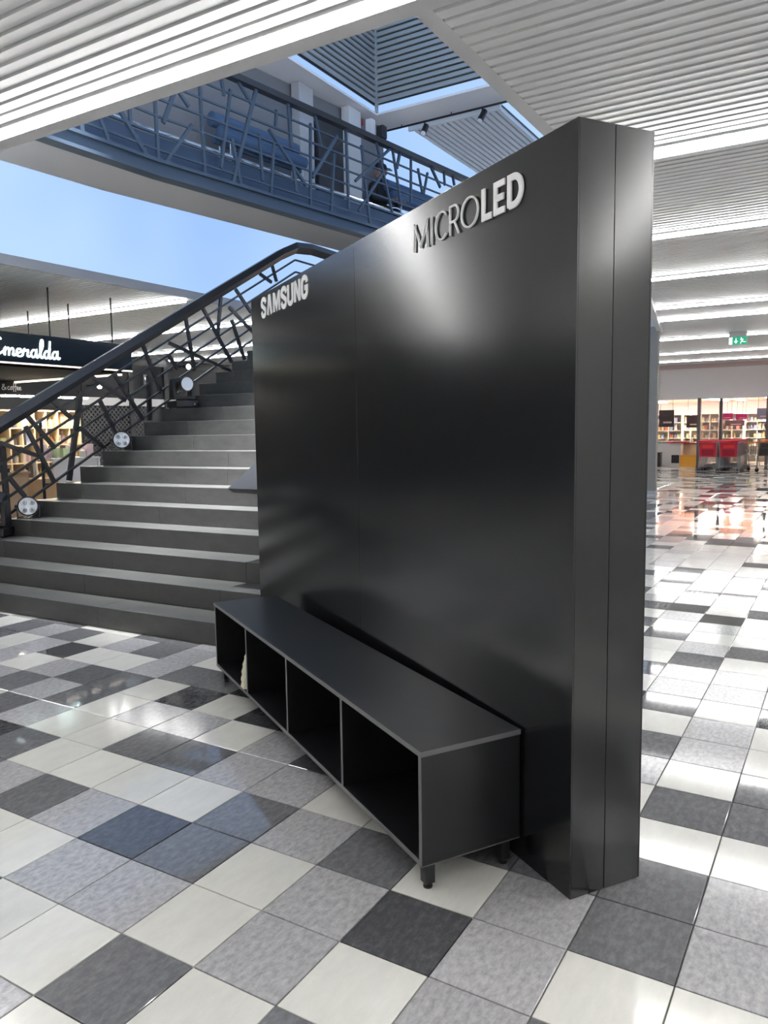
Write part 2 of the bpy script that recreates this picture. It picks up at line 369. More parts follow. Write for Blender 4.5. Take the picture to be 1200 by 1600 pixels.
# ------------------------------------------------------------------ black display wall
A0 = Vector((0.834, -1.734, 0)); PANG = math.atan2(0.834, 0.552)
PW, PH, PT = 3.425, 2.412, 0.293
dw = tag(empty('display_wall', A0, PANG), 'tall black free-standing display wall lettered SAMSUNG and MICRO LED', 'display wall')
MB().box(0.006, PW - 0.006, -PT + 0.006, -0.006, 0.0, PH - 0.004).build('core', mat('core', (0.01, 0.01, 0.01), 0.6), dw)
SEAM = 1.645; e = 0.0012
for (x0, x1) in ((0, SEAM - e), (SEAM + e, PW)): MB().box(x0, x1, -0.006, 0, 0.002, PH).build('front_panel', M['panel'], dw, bevel=0.0008)
for (x0, x1) in ((0, SEAM - e), (SEAM + e, PW)): MB().box(x0, x1, -PT, -PT + 0.006, 0.002, PH).build('back_panel', M['panel'], dw)
for (y0, y1) in ((-0.006 - 0.0004, -0.140 + e), (-0.140 - e, -PT + 0.006 + 0.0004)): MB().box(0, 0.006, y1, y0, 0.002, PH).build('end_panel', M['panel'], dw, bevel=0.0008)
MB().box(PW - 0.006, PW, -PT + 0.0064, -0.0064, 0.002, PH).build('end_panel', M['panel'], dw)
# lettering: text x runs along -X of the wall, facing +Y
def letter_obj(name, strokes, w, x_off, z0, wid, hei, th, matl, parent, gap=0.004):
    mb = MB()
    f = lambda u, v, k: (x_off - u * wid, gap + k, z0 + v * hei)
    asp = wid / hei
    for st in strokes:
        pts, closed = st[0], st[1]; ww = st[2] if len(st) > 2 else w
        # work in real units so that stroke widths stay even
        P = [(p[0] * wid, p[1] * hei) for p in pts]
        add_stroke(mb, P, ww, lambda u, v, k: (x_off - u, gap + k, z0 + v), th, closed)
    o = mb.build(name, matl, parent)
    return o
def S_(): return [([(0.94, 0.72)] + arc(0.5, 0.735, 0.40, 0.225, 20, 180, 7) + [(0.12, 0.66), (0.86, 0.36)] + arc(0.5, 0.265, 0.38, 0.225, 0, -160, 7) + [(0.08, 0.30)], False)]
LET = {
    'S': S_(), 'A': [([(0.15, 0.0), (0.44, 0.93), (0.56, 0.93), (0.85, 0.0)], False)],
    'M': [([(0.12, 0.0), (0.13, 1.0)], False), ([(0.88, 0.0), (0.87, 1.0)], False), ([(0.19, 0.90), (0.5, 0.20), (0.81, 0.90)], False)],
    'U': [([(0.12, 1.0), (0.12, 0.30)] + arc(0.5, 0.28, 0.38, 0.23, 180, 360, 8) + [(0.88, 1.0)], False)],
    'N': [([(0.12, 0.0), (0.12, 1.0)], False), ([(0.88, 0.0), (0.88, 1.0)], False), ([(0.14, 0.96), (0.86, 0.04)], False)],
    'G': [([(0.88, 0.70)] + arc(0.5, 0.70, 0.38, 0.25, 20, 180, 7) + arc(0.5, 0.30, 0.38, 0.25, 180, 350, 8) + [(0.88, 0.46), (0.52, 0.46)], False)],
    'm': [([(0.06, 0.0), (0.10, 0.96), (0.5, 0.12), (0.90, 0.96), (0.94, 0.0)], False)],
    'i': [([(0.5, 0.0), (0.5, 1.0)], False)],
    'c': [(arc(0.55, 0.5, 0.47, 0.47, 42, 318, 18), False)],
    'r': [([(0.12, 0.0), (0.12, 0.97), (0.55, 0.97)] + arc(0.55, 0.71, 0.32, 0.26, 90, -90, 9) + [(0.12, 0.45)], False), ([(0.52, 0.45), (0.90, 0.0)], False)],
    'o': [(arc(0.5, 0.5, 0.47, 0.47, 0, 360, 26)[:-1], True)],
    'L': [([(0.16, 1.0), (0.16, 0.09), (0.95, 0.09)], False)],
    'E': [([(0.95, 0.91), (0.16, 0.91), (0.16, 0.09), (0.95, 0.09)], False), ([(0.16, 0.5), (0.85, 0.5)], False)],
    'D': [([(0.14, 0.05), (0.14, 0.91), (0.42, 0.91)] + arc(0.42, 0.5, 0.44, 0.41, 90, -90, 12) + [(0.14, 0.09)], False)],
}
xo = 3.175
for ch in 'SAMSUNG':
    wd = {'M': 0.146, 'A': 0.112}.get(ch, 0.104)
    st = [(p if len(p) > 2 else p) for p in LET[ch]]
    letter_obj('letter', LET[ch], 0.0285 if ch != 'M' else 0.025, xo, 2.262, wd, 0.118, 0.005, M['white_letter'], dw, 0.001); xo -= wd + 0.0185
xo = 1.02
for ch, wd, sw in (('m', 0.128, 0.0075), ('i', 0.03, 0.0075), ('c', 0.100, 0.0075), ('r', 0.078, 0.0075), ('o', 0.118, 0.0075), (' ', 0.002, 0), ('L', 0.064, 0.0215), ('E', 0.070, 0.021), ('D', 0.092, 0.022)):
    if ch != ' ': letter_obj('letter', LET[ch], sw, xo, 2.236, wd, 0.108, 0.006, M['white_letter'], dw, 0.003)
    xo -= wd + 0.010

# ------------------------------------------------------------------ low bench with four open compartments
bx0, bx1, bd, bz0, bz1 = 0.265, 2.785, 0.40, 0.088, 0.484
bang = PANG + math.radians(1.75)
m_ = Vector((0.552, 0.834, 0)); n_ = Vector((0.834, -0.552, 0))
borg = A0 + m_ * 0.262 - n_ * 0.004
bench = tag(empty('media_bench', borg, bang), 'long low black bench with four open compartments in front of the display wall', 'bench')
BL = 2.52; th = 0.018; bk = 0.006
MB().box(-0.004, BL + 0.004, bk, bd + 0.004, bz1 - th, bz1).build('top_board', [M['bench'], M['bench_edge']], bench, bevel=0.0012)
MB().box(0, BL, bk, bd, bz0, bz0 + th).build('bottom_board', M['bench'], bench, bevel=0.001)
for x in (0, BL - th): MB().box(x, x + th, bk, bd, bz0 + th, bz1 - th).build('side_board', M['bench'], bench, bevel=0.001)
for x in (0.634, 1.262, 1.890): MB().box(x - th / 2, x + th / 2, bk + 0.008, bd, bz0 + th, bz1 - th).build('divider', M['bench'], bench)
MB().box(th, BL - th, bk, bk + 0.008, bz0 + th, bz1 - th).build('back_board', M['bench'], bench)
eb = M['bench_edge']
MB().box(-0.004, BL + 0.004, bd + 0.004, bd + 0.0052, bz1 - th, bz1).build('edge_band', eb, bench)
MB().box(-0.0052, -0.004, bk, bd + 0.004, bz1 - th, bz1).build('edge_band', eb, bench)
MB().box(0, BL, bd, bd + 0.0012, bz0, bz0 + th).build('edge_band', eb, bench)
MB().box(-0.0012, 0, bk, bd, bz0, bz0 + 0.004).build('edge_band', eb, bench)
for x in (0, 0.634 - th / 2, 1.262 - th / 2, 1.890 - th / 2, BL - th): MB().box(x, x + th, bd, bd + 0.0012, bz0 + th, bz1 - th).build('edge_band', eb, bench)
for (x, y) in ((0.025, bd - 0.035), (BL - 0.06, bd - 0.04), (0.025, 0.06), (BL - 0.06, 0.06)):
    lg = MB().box(x - 0.018, x + 0.018, y - 0.018, y + 0.018, 0.018, bz0).build('leg', M['black'], bench, bevel=0.001)
    MB().tube([(x, y, 0.0), (x, y, 0.006), (x, y, 0.007), (x, y, 0.018)], [0.016, 0.016, 0.012, 0.012], 14).build('foot', M['black'], lg, smooth=True)
# pale quilted bag in the far compartment
bag = tag(empty('handbag', borg + Matrix.Rotation(bang, 3, 'Z') @ Vector((1.985, 0.29, bz0 + th)), bang), 'small cream quilted bag standing inside the farthest bench compartment', 'bag')
bb = MB(); N = 16; rows = 12; cream = mat('cream_fabric', (0.78, 0.72, 0.56), 0.8)
ring = []
for r in range(rows + 1):
    t = r / rows; hw = 0.115 * (1 - 0.55 * t ** 2.2) ; hd = 0.048 * (1 - 0.45 * t ** 3); z = 0.255 * t
    if r == rows: hw *= 0.55; hd *= 0.4
    for k in range(N):
        a = 2 * PI * k / N; q = 1 + 0.03 * (1 if (k + r) % 2 else -1)
        bb.v.append((hd * q * math.copysign(abs(math.cos(a)) ** 0.7, math.cos(a)), hw * q * math.copysign(abs(math.sin(a)) ** 0.7, math.sin(a)), z))
for r in range(rows):
    for k in range(N):
        k2 = (k + 1) % N; bb.f.append((r * N + k, r * N + k2, (r + 1) * N + k2, (r + 1) * N + k)); bb.mi.append(0)
bb.f.append(tuple(range(N - 1, -1, -1))); bb.mi.append(0); bb.f.append(tuple(rows * N + k for k in range(N))); bb.mi.append(0)
bb.build('body', cream, bag, smooth=True)
MB().tube([(0.0, 0.075 * math.cos(a), 0.19 + 0.095 * math.sin(a)) for a in [PI * i / 10 for i in range(11)]], 0.006, 6).build('handle', mat('tan_leather', (0.35, 0.2, 0.1), 0.5), bag, smooth=True)
MB().tube([(0.047, 0.05 - 0.012 * i, 0.15 - 0.03 * math.sin(PI * i / 8)) for i in range(9)], 0.004, 6).build('chain', mat('rose_gold', (0.6, 0.35, 0.25), 0.3, metal=1), bag, smooth=True)
MB().tube([(0.044, 0.0, 0.205), (0.052, 0.0, 0.205)], 0.008, 10).build('clasp', M['black'], bag)

# ------------------------------------------------------------------ staircase
SX0, ST, SR, STH = 2.559, 0.305, 0.165, 0.032
def fx(k, y): return (SX0 + (k - 1) * ST) / math.cos(STH) - math.tan(STH) * y     # front of step k at y
YL = lambda k: 5.02 - 0.0145 * (k - 4)
YR = 1.20; NST = 19
stairs = tag(empty('staircase', (fx(1, 3), 3, 0)), 'wide staircase of dark grey stone slab steps rising behind the display wall', 'staircase')
so = stairs.location
JO = {1: [(150, 955)], 2: [(132, 905)], 3: [(176, 870)], 4: [(215, 838)], 5: [(250, 808)], 6: [(290, 772)], 7: [(355, 745)], 8: [(357, 720)], 9: [(305, 690)]}
for k in range(1, NST + 1):
    yl = YL(k) if k > 3 else 6.6
    joints = []
    p = JO.get(k)
    if p:
        q = onx(p[0][0], p[0][1], fx(k, 3.0)); joints.append(q.y)
    else: joints.append(2.2 + random.random() * 1.6)
    base = joints[0]
    js = sorted([b for b in (base - 3.0, base - 1.5, base, base + 1.5, base + 3.0) if YR + 0.15 < b < yl - 0.15])
    ys = [YR] + js + [yl]
    for a, b in zip(ys[:-1], ys[1:]):
        a2 = a + 0.0015; b2 = b - 0.0015; z0 = (k - 1) * SR; z1 = k * SR; mb = MB()
        def X(y, dx): return fx(k, y) + dx
        c = []
        for z, in ((z0,), (z1,)):
            for (dx, y) in ((0, a2), (ST + 0.03, a2), (ST + 0.03, b2), (0, b2)): c.append((X(y, dx) - so.x, y - so.y, z))
        if k < NST: mb.quadbox(c)
        else:
            c = [(v[0] + (2.6 if i % 4 in (1, 2) else 0), v[1], v[2]) for i, v in enumerate(c)]; mb.quadbox(c)
        mb.build('step_slab', M['step'], stairs, bevel=0.003)
# dark body under the flight
mb = MB()
for a, b in ((YR + 0.02, 4.72),):
    poly = [(fx(1, 3) + 0.32, 0.0), (fx(NST, 3) + 2.7, 0.0), (fx(NST, 3) + 2.7, (NST - 1) * SR), (fx(NST, 3) + 0.3, (NST - 1) * SR - 0.02), ]
    mb.prism([(x - so.x, z) for x, z in poly], lambda x, z: (x, a - so.y, z), lambda x, z: (x, b - so.y, z))
mb.build('stringer', M['dark'], stairs)

# left stair railing: handrail, sloping bars and crossing struts in one vertical plane
RY = 5.00
rail = tag(empty('stair_railing', (fx(4, RY), RY, 4 * SR)), 'dark steel stair railing with wide sloping handrail and crossing struts', 'railing')
ro = rail.location
SL = SR / ST
def nz(x): return SR + (x - fx(1, RY)) * SL        # nosing line height
def hexrail(path, w, h, flip=1):
    mb = MB(); prof = [(-w * 0.5, 0.0), (-w * 0.28, h * 0.5), (w * 0.5, h * 0.35), (w * 0.5, -h * 0.25), (-w * 0.1, -h * 0.5)]
    o = len(mb.v); n = len(prof)
    for i, p in enumerate(path):
        for (a, b) in prof: mb.v.append((p[0], p[1] + a * flip, p[2] + b))
    for i in range(len(path) - 1):
        for k in range(n):
            k2 = (k + 1) % n; mb.f.append((i * n + k, i * n + k2, (i + 1) * n + k2, (i + 1) * n + k)); mb.mi.append(0)
    mb.f.append(tuple(range(n))); mb.mi.append(0); mb.f.append(tuple((len(path) - 1) * n + k for k in range(n))); mb.mi.append(0)
    return mb
hx = [2.45, 8.45]
topz = lambda x: nz(x) + 0.96
hp = [(2.35, RY, topz(2.35)), (8.0, RY, topz(8.0)), (8.35, RY, topz(8.35) - 0.035), (8.75, RY, topz(8.35) + 0.015), (11.5, RY, topz(8.35) + 0.015)]
mb = hexrail([(p[0] - ro.x, 0, p[2] - ro.z) for p in hp], 0.16, 0.17); mb.build('handrail', M['steel'], rail)
ZL = topz(8.35) + 0.015
for h in (0.75, 0.57, 0.385, 0.195, 0.02):
    x1 = 8.35; mb = MB(); mb.bar((2.6 - ro.x, 0, nz(2.6) + h - ro.z), (x1 - ro.x, 0, nz(x1) + h - ro.z), 0.03, 0.022); mb.build('bar', M['steel'], rail)
    if h > 0.1:
        mb = MB(); mb.bar((x1 - ro.x, 0, nz(x1) + h - ro.z), (11.5 - ro.x, 0, nz(x1) + h - ro.z), 0.03, 0.022); mb.build('bar', M['steel'], rail)
SPX = [((37, 644), (86, 700)), ((40, 666), (85, 754)), ((76, 621), (110, 652)), ((0, 692), (58, 712)), ((14, 746), (39, 776)),
       ((138, 585), (196, 626)), ((179, 585), (224, 657)), ((156, 626), (182, 680)), ((124, 668), (162, 700)), ((222, 536), (252, 614)), ((264, 556), (277, 576)),
       ((290, 496), (304, 580)), ((264, 536), (360, 580)), ((316, 480), (362, 566)), ((345, 464), (340, 524)), ((368, 452), (392, 488)), ((358, 480), (400, 524)), ((362, 500), (382, 562)),
       ((406, 428), (424, 441)), ((425, 414), (432, 440)), ((440, 470), (470, 520))]
for (p, q) in SPX:
    a = ony(*p, RY); b = ony(*q, RY); mb = MB(); mb.bar(a - ro, b - ro, 0.042, 0.032, up=(0, 1, 0)); mb.build('strut', M['steel'], rail)
for (p, q) in (((126, 612), (108, 751)), ((232, 587), (234, 657)), ((3, 690), (12, 803))):
    a = ony(*p, RY + 0.03); b = ony(*q, RY + 0.03); mb = MB(); mb.bar(a - ro, b - ro, 0.058, 0.03, up=(0, 1, 0)); mb.build('post', M['steel'], rail)
# right railing: its handrail end shows beside the display wall
RR = 1.50
rail2 = tag(empty('stair_railing', (3.0, RR, 0.5)), 'lower end of the right stair handrail poking out behind the display wall', 'railing')
z0 = 1.085; so2 = rail2.location
mb = MB(); prof = [(0.15, 0.0), (-0.15, 0.0), (-0.14, -0.035), (0.10, -0.03)]
P0 = Vector((3.0, RR, z0)); P1 = Vector((8.2, RR, z0 + (8.2 - 3.0) * SL))
n = 4
for p in (P0, P1):
    for (a, b) in prof: mb.v.append((p.x - so2.x, a, p.z + b - so2.z))
for k in range(n): mb.f.append((k, (k + 1) % n, n + (k + 1) % n, n + k)); mb.mi.append(0)
mb.f.append((0, 1, 2, 3)); mb.f.append((4, 5, 6, 7)); mb.mi += [0, 0]
mb.build('handrail', M['steel'], rail2)
for x in (4.3, 5.6, 6.9, 8.1):
    zt = z0 + (x - 3.0) * SL - 0.03; zb = math.floor((x - fx(1, RR)) / ST + 1) * SR
    MB().box(x - 0.03 - so2.x, x + 0.03 - so2.x, -0.02, 0.02, zb - so2.z, zt - so2.z).build('post', M['steel'], rail2)
for h in (0.2, 0.4):
    MB().bar((4.3 - so2.x, 0, z0 + 1.25 * SL - h - so2.z), (8.1 - so2.x, 0, z0 + 5.05 * SL - h - so2.z), 0.03, 0.022).build('bar', M['steel'], rail2)

# ------------------------------------------------------------------ stage lights on the stairs
def aim(o, d): o.rotation_euler = Vector(d).to_track_quat('X', 'Z').to_euler()
def par_can(loc, d, s=1.0):
    r = empty('par_light', loc); r.rotation_euler = (0, 0, math.atan2(d[1], d[0])); r.scale = (s, s, s)
    zc = 0.125; b = MB().tube([(-0.075, 0, zc), (-0.05, 0, zc), (0.035, 0, zc), (0.05, 0, zc), (0.05, 0, zc), (0.038, 0, zc)], [0.06, 0.088, 0.098, 0.103, 0.090, 0.089], 28).build('housing', M['black'], r, smooth=True)
    MB().tube([(0.034, 0, zc), (0.041, 0, zc)], 0.0885, 28).build('face', M['lens'], r, smooth=True)
    for (y, z) in ((-0.038, 0.038), (0.038, 0.038), (-0.038, -0.038), (0.038, -0.038)):
        le = MB().tube([(0.041, y, zc + z), (0.046, y, zc + z), (0.049, y, zc + z)], [0.031, 0.029, 0.020], 18).build('lens', mat('lens_ring', (0.75, 0.77, 0.8), 0.1, metal=0.6), r, smooth=True)
        MB().tube([(0.0491, y, zc + z), (0.0515, y, zc + z)], 0.014, 12).build('led_chip', mat('chip', (0.16, 0.17, 0.2), 0.2), le)
    yk = MB()
    for sgn in (-1, 1):
        yk.bar((-0.01, sgn * 0.108, zc), (-0.06, sgn * 0.108, 0.006), 0.006, 0.028, up=(1, 0, 0)); yk.bar((-0.01, sgn * 0.108, zc), (0.07, sgn * 0.108, 0.006), 0.006, 0.028, up=(1, 0, 0))
    yk.bar((-0.06, -0.11, 0.006), (-0.06, 0.11, 0.006), 0.028, 0.008); yk.bar((0.07, -0.11, 0.006), (0.07, 0.11, 0.006), 0.028, 0.008)
    yk.build('yoke', M['black'], r)
    for sgn in (-1, 1): MB().tube([(-0.01, sgn * 0.108, zc), (-0.01, sgn * 0.13, zc)], 0.016, 10).build('knob', M['black'], r)
    return r
def moving_head(loc, d, tilt=0.2):
    r = empty('moving_head_light', loc); r.rotation_euler = (0, 0, math.atan2(d[1], d[0]))
    base = MB().box(-0.13, 0.13, -0.15, 0.15, 0.012, 0.095).build('base', M['black'], r, bevel=0.01)
    for (x, y) in ((-0.1, -0.12), (0.1, -0.12), (-0.1, 0.12), (0.1, 0.12)): MB().tube([(x, y, 0), (x, y, 0.014)], 0.016, 10).build('foot', M['black'], base)
    MB().box(0.130, 0.132, -0.045, 0.06, 0.035, 0.075).build('display', mat('display_panel', (0.05, 0.055, 0.07), 0.15), base)
    MB().tube([(0.131, 0.095, 0.055), (0.136, 0.095, 0.055)], 0.012, 10).build('button', M['chrome'], base)
    MB().tube([(0, 0, 0.095), (0, 0, 0.115)], 0.08, 20).build('turntable', M['black'], r, smooth=True)
    for sgn in (-1, 1):
        MB().prism([(-0.07, 0.115), (0.07, 0.115), (0.05, 0.33), (0.025, 0.365), (-0.025, 0.365), (-0.05, 0.33)], lambda x, z: (x, sgn * 0.095, z), lambda x, z: (x, sgn * 0.145, z)).build('arm', M['black'], r, bevel=0.006)
    MB().box(-0.07, 0.07, -0.14, 0.14, 0.112, 0.15).build('yoke_bridge', M['black'], r, bevel=0.006)
    zc = 0.30; ct, st = math.cos(tilt), math.sin(tilt)
    f = lambda t: (t * ct, 0, zc + t * st)
    hd = MB().tube([f(-0.155), f(-0.13), f(-0.02), f(0.06), f(0.14), f(0.15), f(0.15), f(0.135)], [0.05, 0.082, 0.088, 0.086, 0.093, 0.093, 0.082, 0.08], 24).build('head', M['black'], r, smooth=True)
    MB().tube([f(0.134), f(0.142)], 0.081, 24).build('lens', M['lens'], hd, smooth=True)
    MB().box(-0.06, 0.02, -0.06, 0.06, zc + 0.07, zc + 0.088).build('vent', mat('vent_blue', (0.05, 0.08, 0.13), 0.4), hd)
    return r
def on_step(px, k, back):       # point on tread k seen at pixel column px
    x = fx(k, 4.5) + back; q = onx(px, 700, x); return Vector((fx(k, q.y) + back, q.y, k * SR))
l1 = par_can(on_step(40, 4, 0.16), (-1, -1.25)); tag(l1, 'black four-lens stage light on the lower steps beside the railing', 'stage light', 'stage lights on the stairs')
l2 = par_can(on_step(191, 8, 0.16), (-0.7, -1.1)); tag(l2, 'black four-lens stage light higher up the steps at the railing foot', 'stage light', 'stage lights on the stairs')
l3 = moving_head(on_step(289, 11, 0.155), (-0.30, -0.95), 0.0); tag(l3, 'black moving-head stage light on the upper steps, head turned sideways', 'stage light', 'stage lights on the stairs')
l4 = moving_head(on_step(-14, 3, 0.155), (0.9, 0.5), 0.7); tag(l4, 'black moving-head stage light cut off by the left edge of the picture', 'stage light', 'stage lights on the stairs')

# ------------------------------------------------------------------ upper gallery with steel railing
G0, G1, G2 = Vector((2.5, 4.0, 0)), Vector((4.6, 3.93, 0)), Vector((11.2, 3.05, 0))
def gy(x): return G0.y + (G1.y - G0.y) * (x - G0.x) / (G1.x - G0.x) if x < G1.x else G1.y + (G2.y - G1.y) * (x - G1.x) / (G2.x - G1.x)
def gpx(px, py, off=0.0):
    for a, b in ((G1, G2), (G0, G1)):
        d = (b - a).normalized(); n = Vector((-d.y, d.x, 0)); p = onpl(px, py, a + n * off, n)
        if a is G0 or p.x >= G1.x - 0.02: return p
gal = tag(empty('gallery', (6.0, gy(6.0) + 0.28, 4.2)), 'upper gallery deck with grey rear wall above the atrium', 'gallery'); go = gal.location
DEP = 0.57
def gbar(name, z0, z1, o0, o1, m, parent, org, xa=2.5, xb=11.2):
    mb = MB()
    for a, b in ((xa, 4.6), (4.6, xb)):
        mb.quadbox([(a - org.x, gy(a) + o0 - org.y, z0 - org.z), (b - org.x, gy(b) + o0 - org.y, z0 - org.z), (b - org.x, gy(b) + o1 - org.y, z0 - org.z), (a - org.x, gy(a) + o1 - org.y, z0 - org.z),
                    (a - org.x, gy(a) + o0 - org.y, z1 - org.z), (b - org.x, gy(b) + o0 - org.y, z1 - org.z), (b - org.x, gy(b) + o1 - org.y, z1 - org.z), (a - org.x, gy(a) + o1 - org.y, z1 - org.z)])
    return mb.build(name, m, parent)
gbar('deck', 4.21, 4.37, 0.06, DEP + 0.3, M['plaster'], gal, go)
gbar('rear_wall', 4.37, 6.2, DEP + 0.15, DEP + 0.3, mat('gallery_wall', (0.22, 0.22, 0.235), 0.7), gal, go, xb=9.4)
for px in (553, 478): 
    p = gpx(px, 250, DEP + 0.02); MB().box(p.x - 0.16 - go.x, p.x + 0.16 - go.x, p.y - 0.03 - go.y, p.y + 0.1 - go.y, 4.37 - go.z, 6.19 - go.z).build('pillar', M['wallwhite'] if px == 553 else M['plaster'], gal)
p = gpx(515, 260, DEP + 0.1); MB().box(p.x - 0.35 - go.x, p.x + 0.3 - go.x, p.y - 0.06 - go.y, p.y + 0.0 - go.y, 4.37 - go.z, 5.9 - go.z).build('door', M['dark'], gal)
gr = tag(empty('gallery_railing', (6.0, gy(6.0), 4.2)), 'blue-grey steel gallery railing of crossing bars over the atrium', 'railing'); gro = gr.location
gbar('beam_flange', 4.20, 4.235, -0.05, 0.10, M['bsteel'], gr, gro)
gbar('beam_web', 4.235, 4.35, 0.01, 0.05, M['bsteel'], gr, gro)
gbar('beam_flange', 4.35, 4.385, -0.03, 0.10, M['bsteel'], gr, gro)
gbar('kick_plate', 4.45, 4.70, 0.20, 0.23, mat('blue_panel', (0.05, 0.085, 0.15), 0.35), gr, gro)
for a, b in ((2.5, 4.6), (4.6, 11.2)): MB().tube([(a - gro.x, gy(a) + 0.2 - gro.y, 4.745 - gro.z), (b - gro.x, gy(b) + 0.2 - gro.y, 4.745 - gro.z)], 0.03, 10).build('tube', M['chrome'], gr, smooth=True)
gbar('top_rail', 5.53, 5.60, -0.05, 0.05, M['steel'], gr, gro)
for z in (5.36, 5.18, 5.00, 4.82, 4.64, 4.48): gbar('bar', z - 0.010, z + 0.010, -0.012, 0.012, M['bsteel'], gr, gro)
GS = [((400, 140), (363, 288)), ((360, 140), (345, 263)), ((432, 172), (430, 200)), ((450, 160), (455, 230)), ((420, 202), (478, 290)), ((372, 128), (393, 163)), ((362, 217), (377, 292)),
      ((428, 222), (423, 303)), ((405, 210), (410, 283)), ((458, 257), (463, 300)), ((485, 193), (485, 323)), ((492, 178), (502, 230)), ((527, 212), (488, 277)), ((522, 240), (517, 333)),
      ((540, 200), (545, 327)), ((565, 227), (568, 257)), ((610, 232), (555, 283)), ((588, 222), (613, 333)), ((570, 280), (578, 350)), ((600, 267), (560, 330)), ((613, 232), (627, 323)),
      ((625, 237), (620, 263)), ((642, 243), (642, 317)), ((653, 263), (660, 303)), ((673, 260), (688, 293)), ((668, 270), (662, 303)), ((693, 262), (695, 290)), ((706, 268), (710, 290)),
      ((312, 135), (320, 272)), ((242, 155), (247, 250)), ((187, 172), (230, 245)), ((155, 182), (172, 227)), ((300, 195), (257, 255)), ((272, 145), (255, 192)), ((202, 167), (204, 195)),
      ((280, 145), (295, 167)), ((127, 192), (129, 212)), ((345, 120), (350, 150))]
for i, (p, q) in enumerate(GS):
    a = gpx(*p); b = gpx(*q); wd = 0.034 if i % 3 else 0.045
    MB().bar(a - gro, b - gro, wd, 0.028, up=(0, 1, 0)).build('strut', M['bsteel'], gr)
# roll-cushion benches on the gallery
BLU = mat('blue_cushion', (0.07, 0.13, 0.24), 0.5)
def roll_bench(px, py, ln, lab):
    p = gpx(px, py, 0.36); d = (G2 - G1).normalized(); r = tag(empty('roll_bench', (p.x, p.y, 4.37), math.atan2(d.y, d.x)), lab, 'bench', 'roll-cushion benches on the gallery')
    for (y, z, n) in ((-0.05, 0.66, 'seat_roll'), (0.10, 0.86, 'back_roll')):
        c = MB().tube([(-ln / 2, y, z), (-ln / 2 + 0.02, y, z), (ln / 2 - 0.02, y, z), (ln / 2, y, z)], [0.05, 0.085, 0.085, 0.05], 16).build(n, BLU, r, smooth=True)
        MB().tube([(ln / 2, y, z), (ln / 2 + 0.004, y, z)], 0.04, 14).build('end_cap', mat('pale_cap', (0.5, 0.52, 0.55), 0.5), c)
    MB().box(-ln / 2, ln / 2, 0.02, 0.06, 0.56, 0.66).build('back_panel', BLU, r)
    for x in (-ln / 2 + 0.12, ln / 2 - 0.12):
        MB().tube([(x, -0.12, 0.0), (x, -0.12, 0.55), (x, 0.04, 0.57), (x, 0.14, 0.95)], 0.014, 8).build('leg', M['chrome'], r, smooth=True)
        MB().tube([(x, 0.14, 0.0), (x, 0.08, 0.56)], 0.014, 8).build('leg', M['chrome'], r, smooth=True)
    return r
roll_bench(408, 215, 1.45, 'bench of two blue roll cushions behind the left half of the gallery railing')
roll_bench(648, 280, 1.30, 'bench of two blue roll cushions behind the right half of the gallery railing')
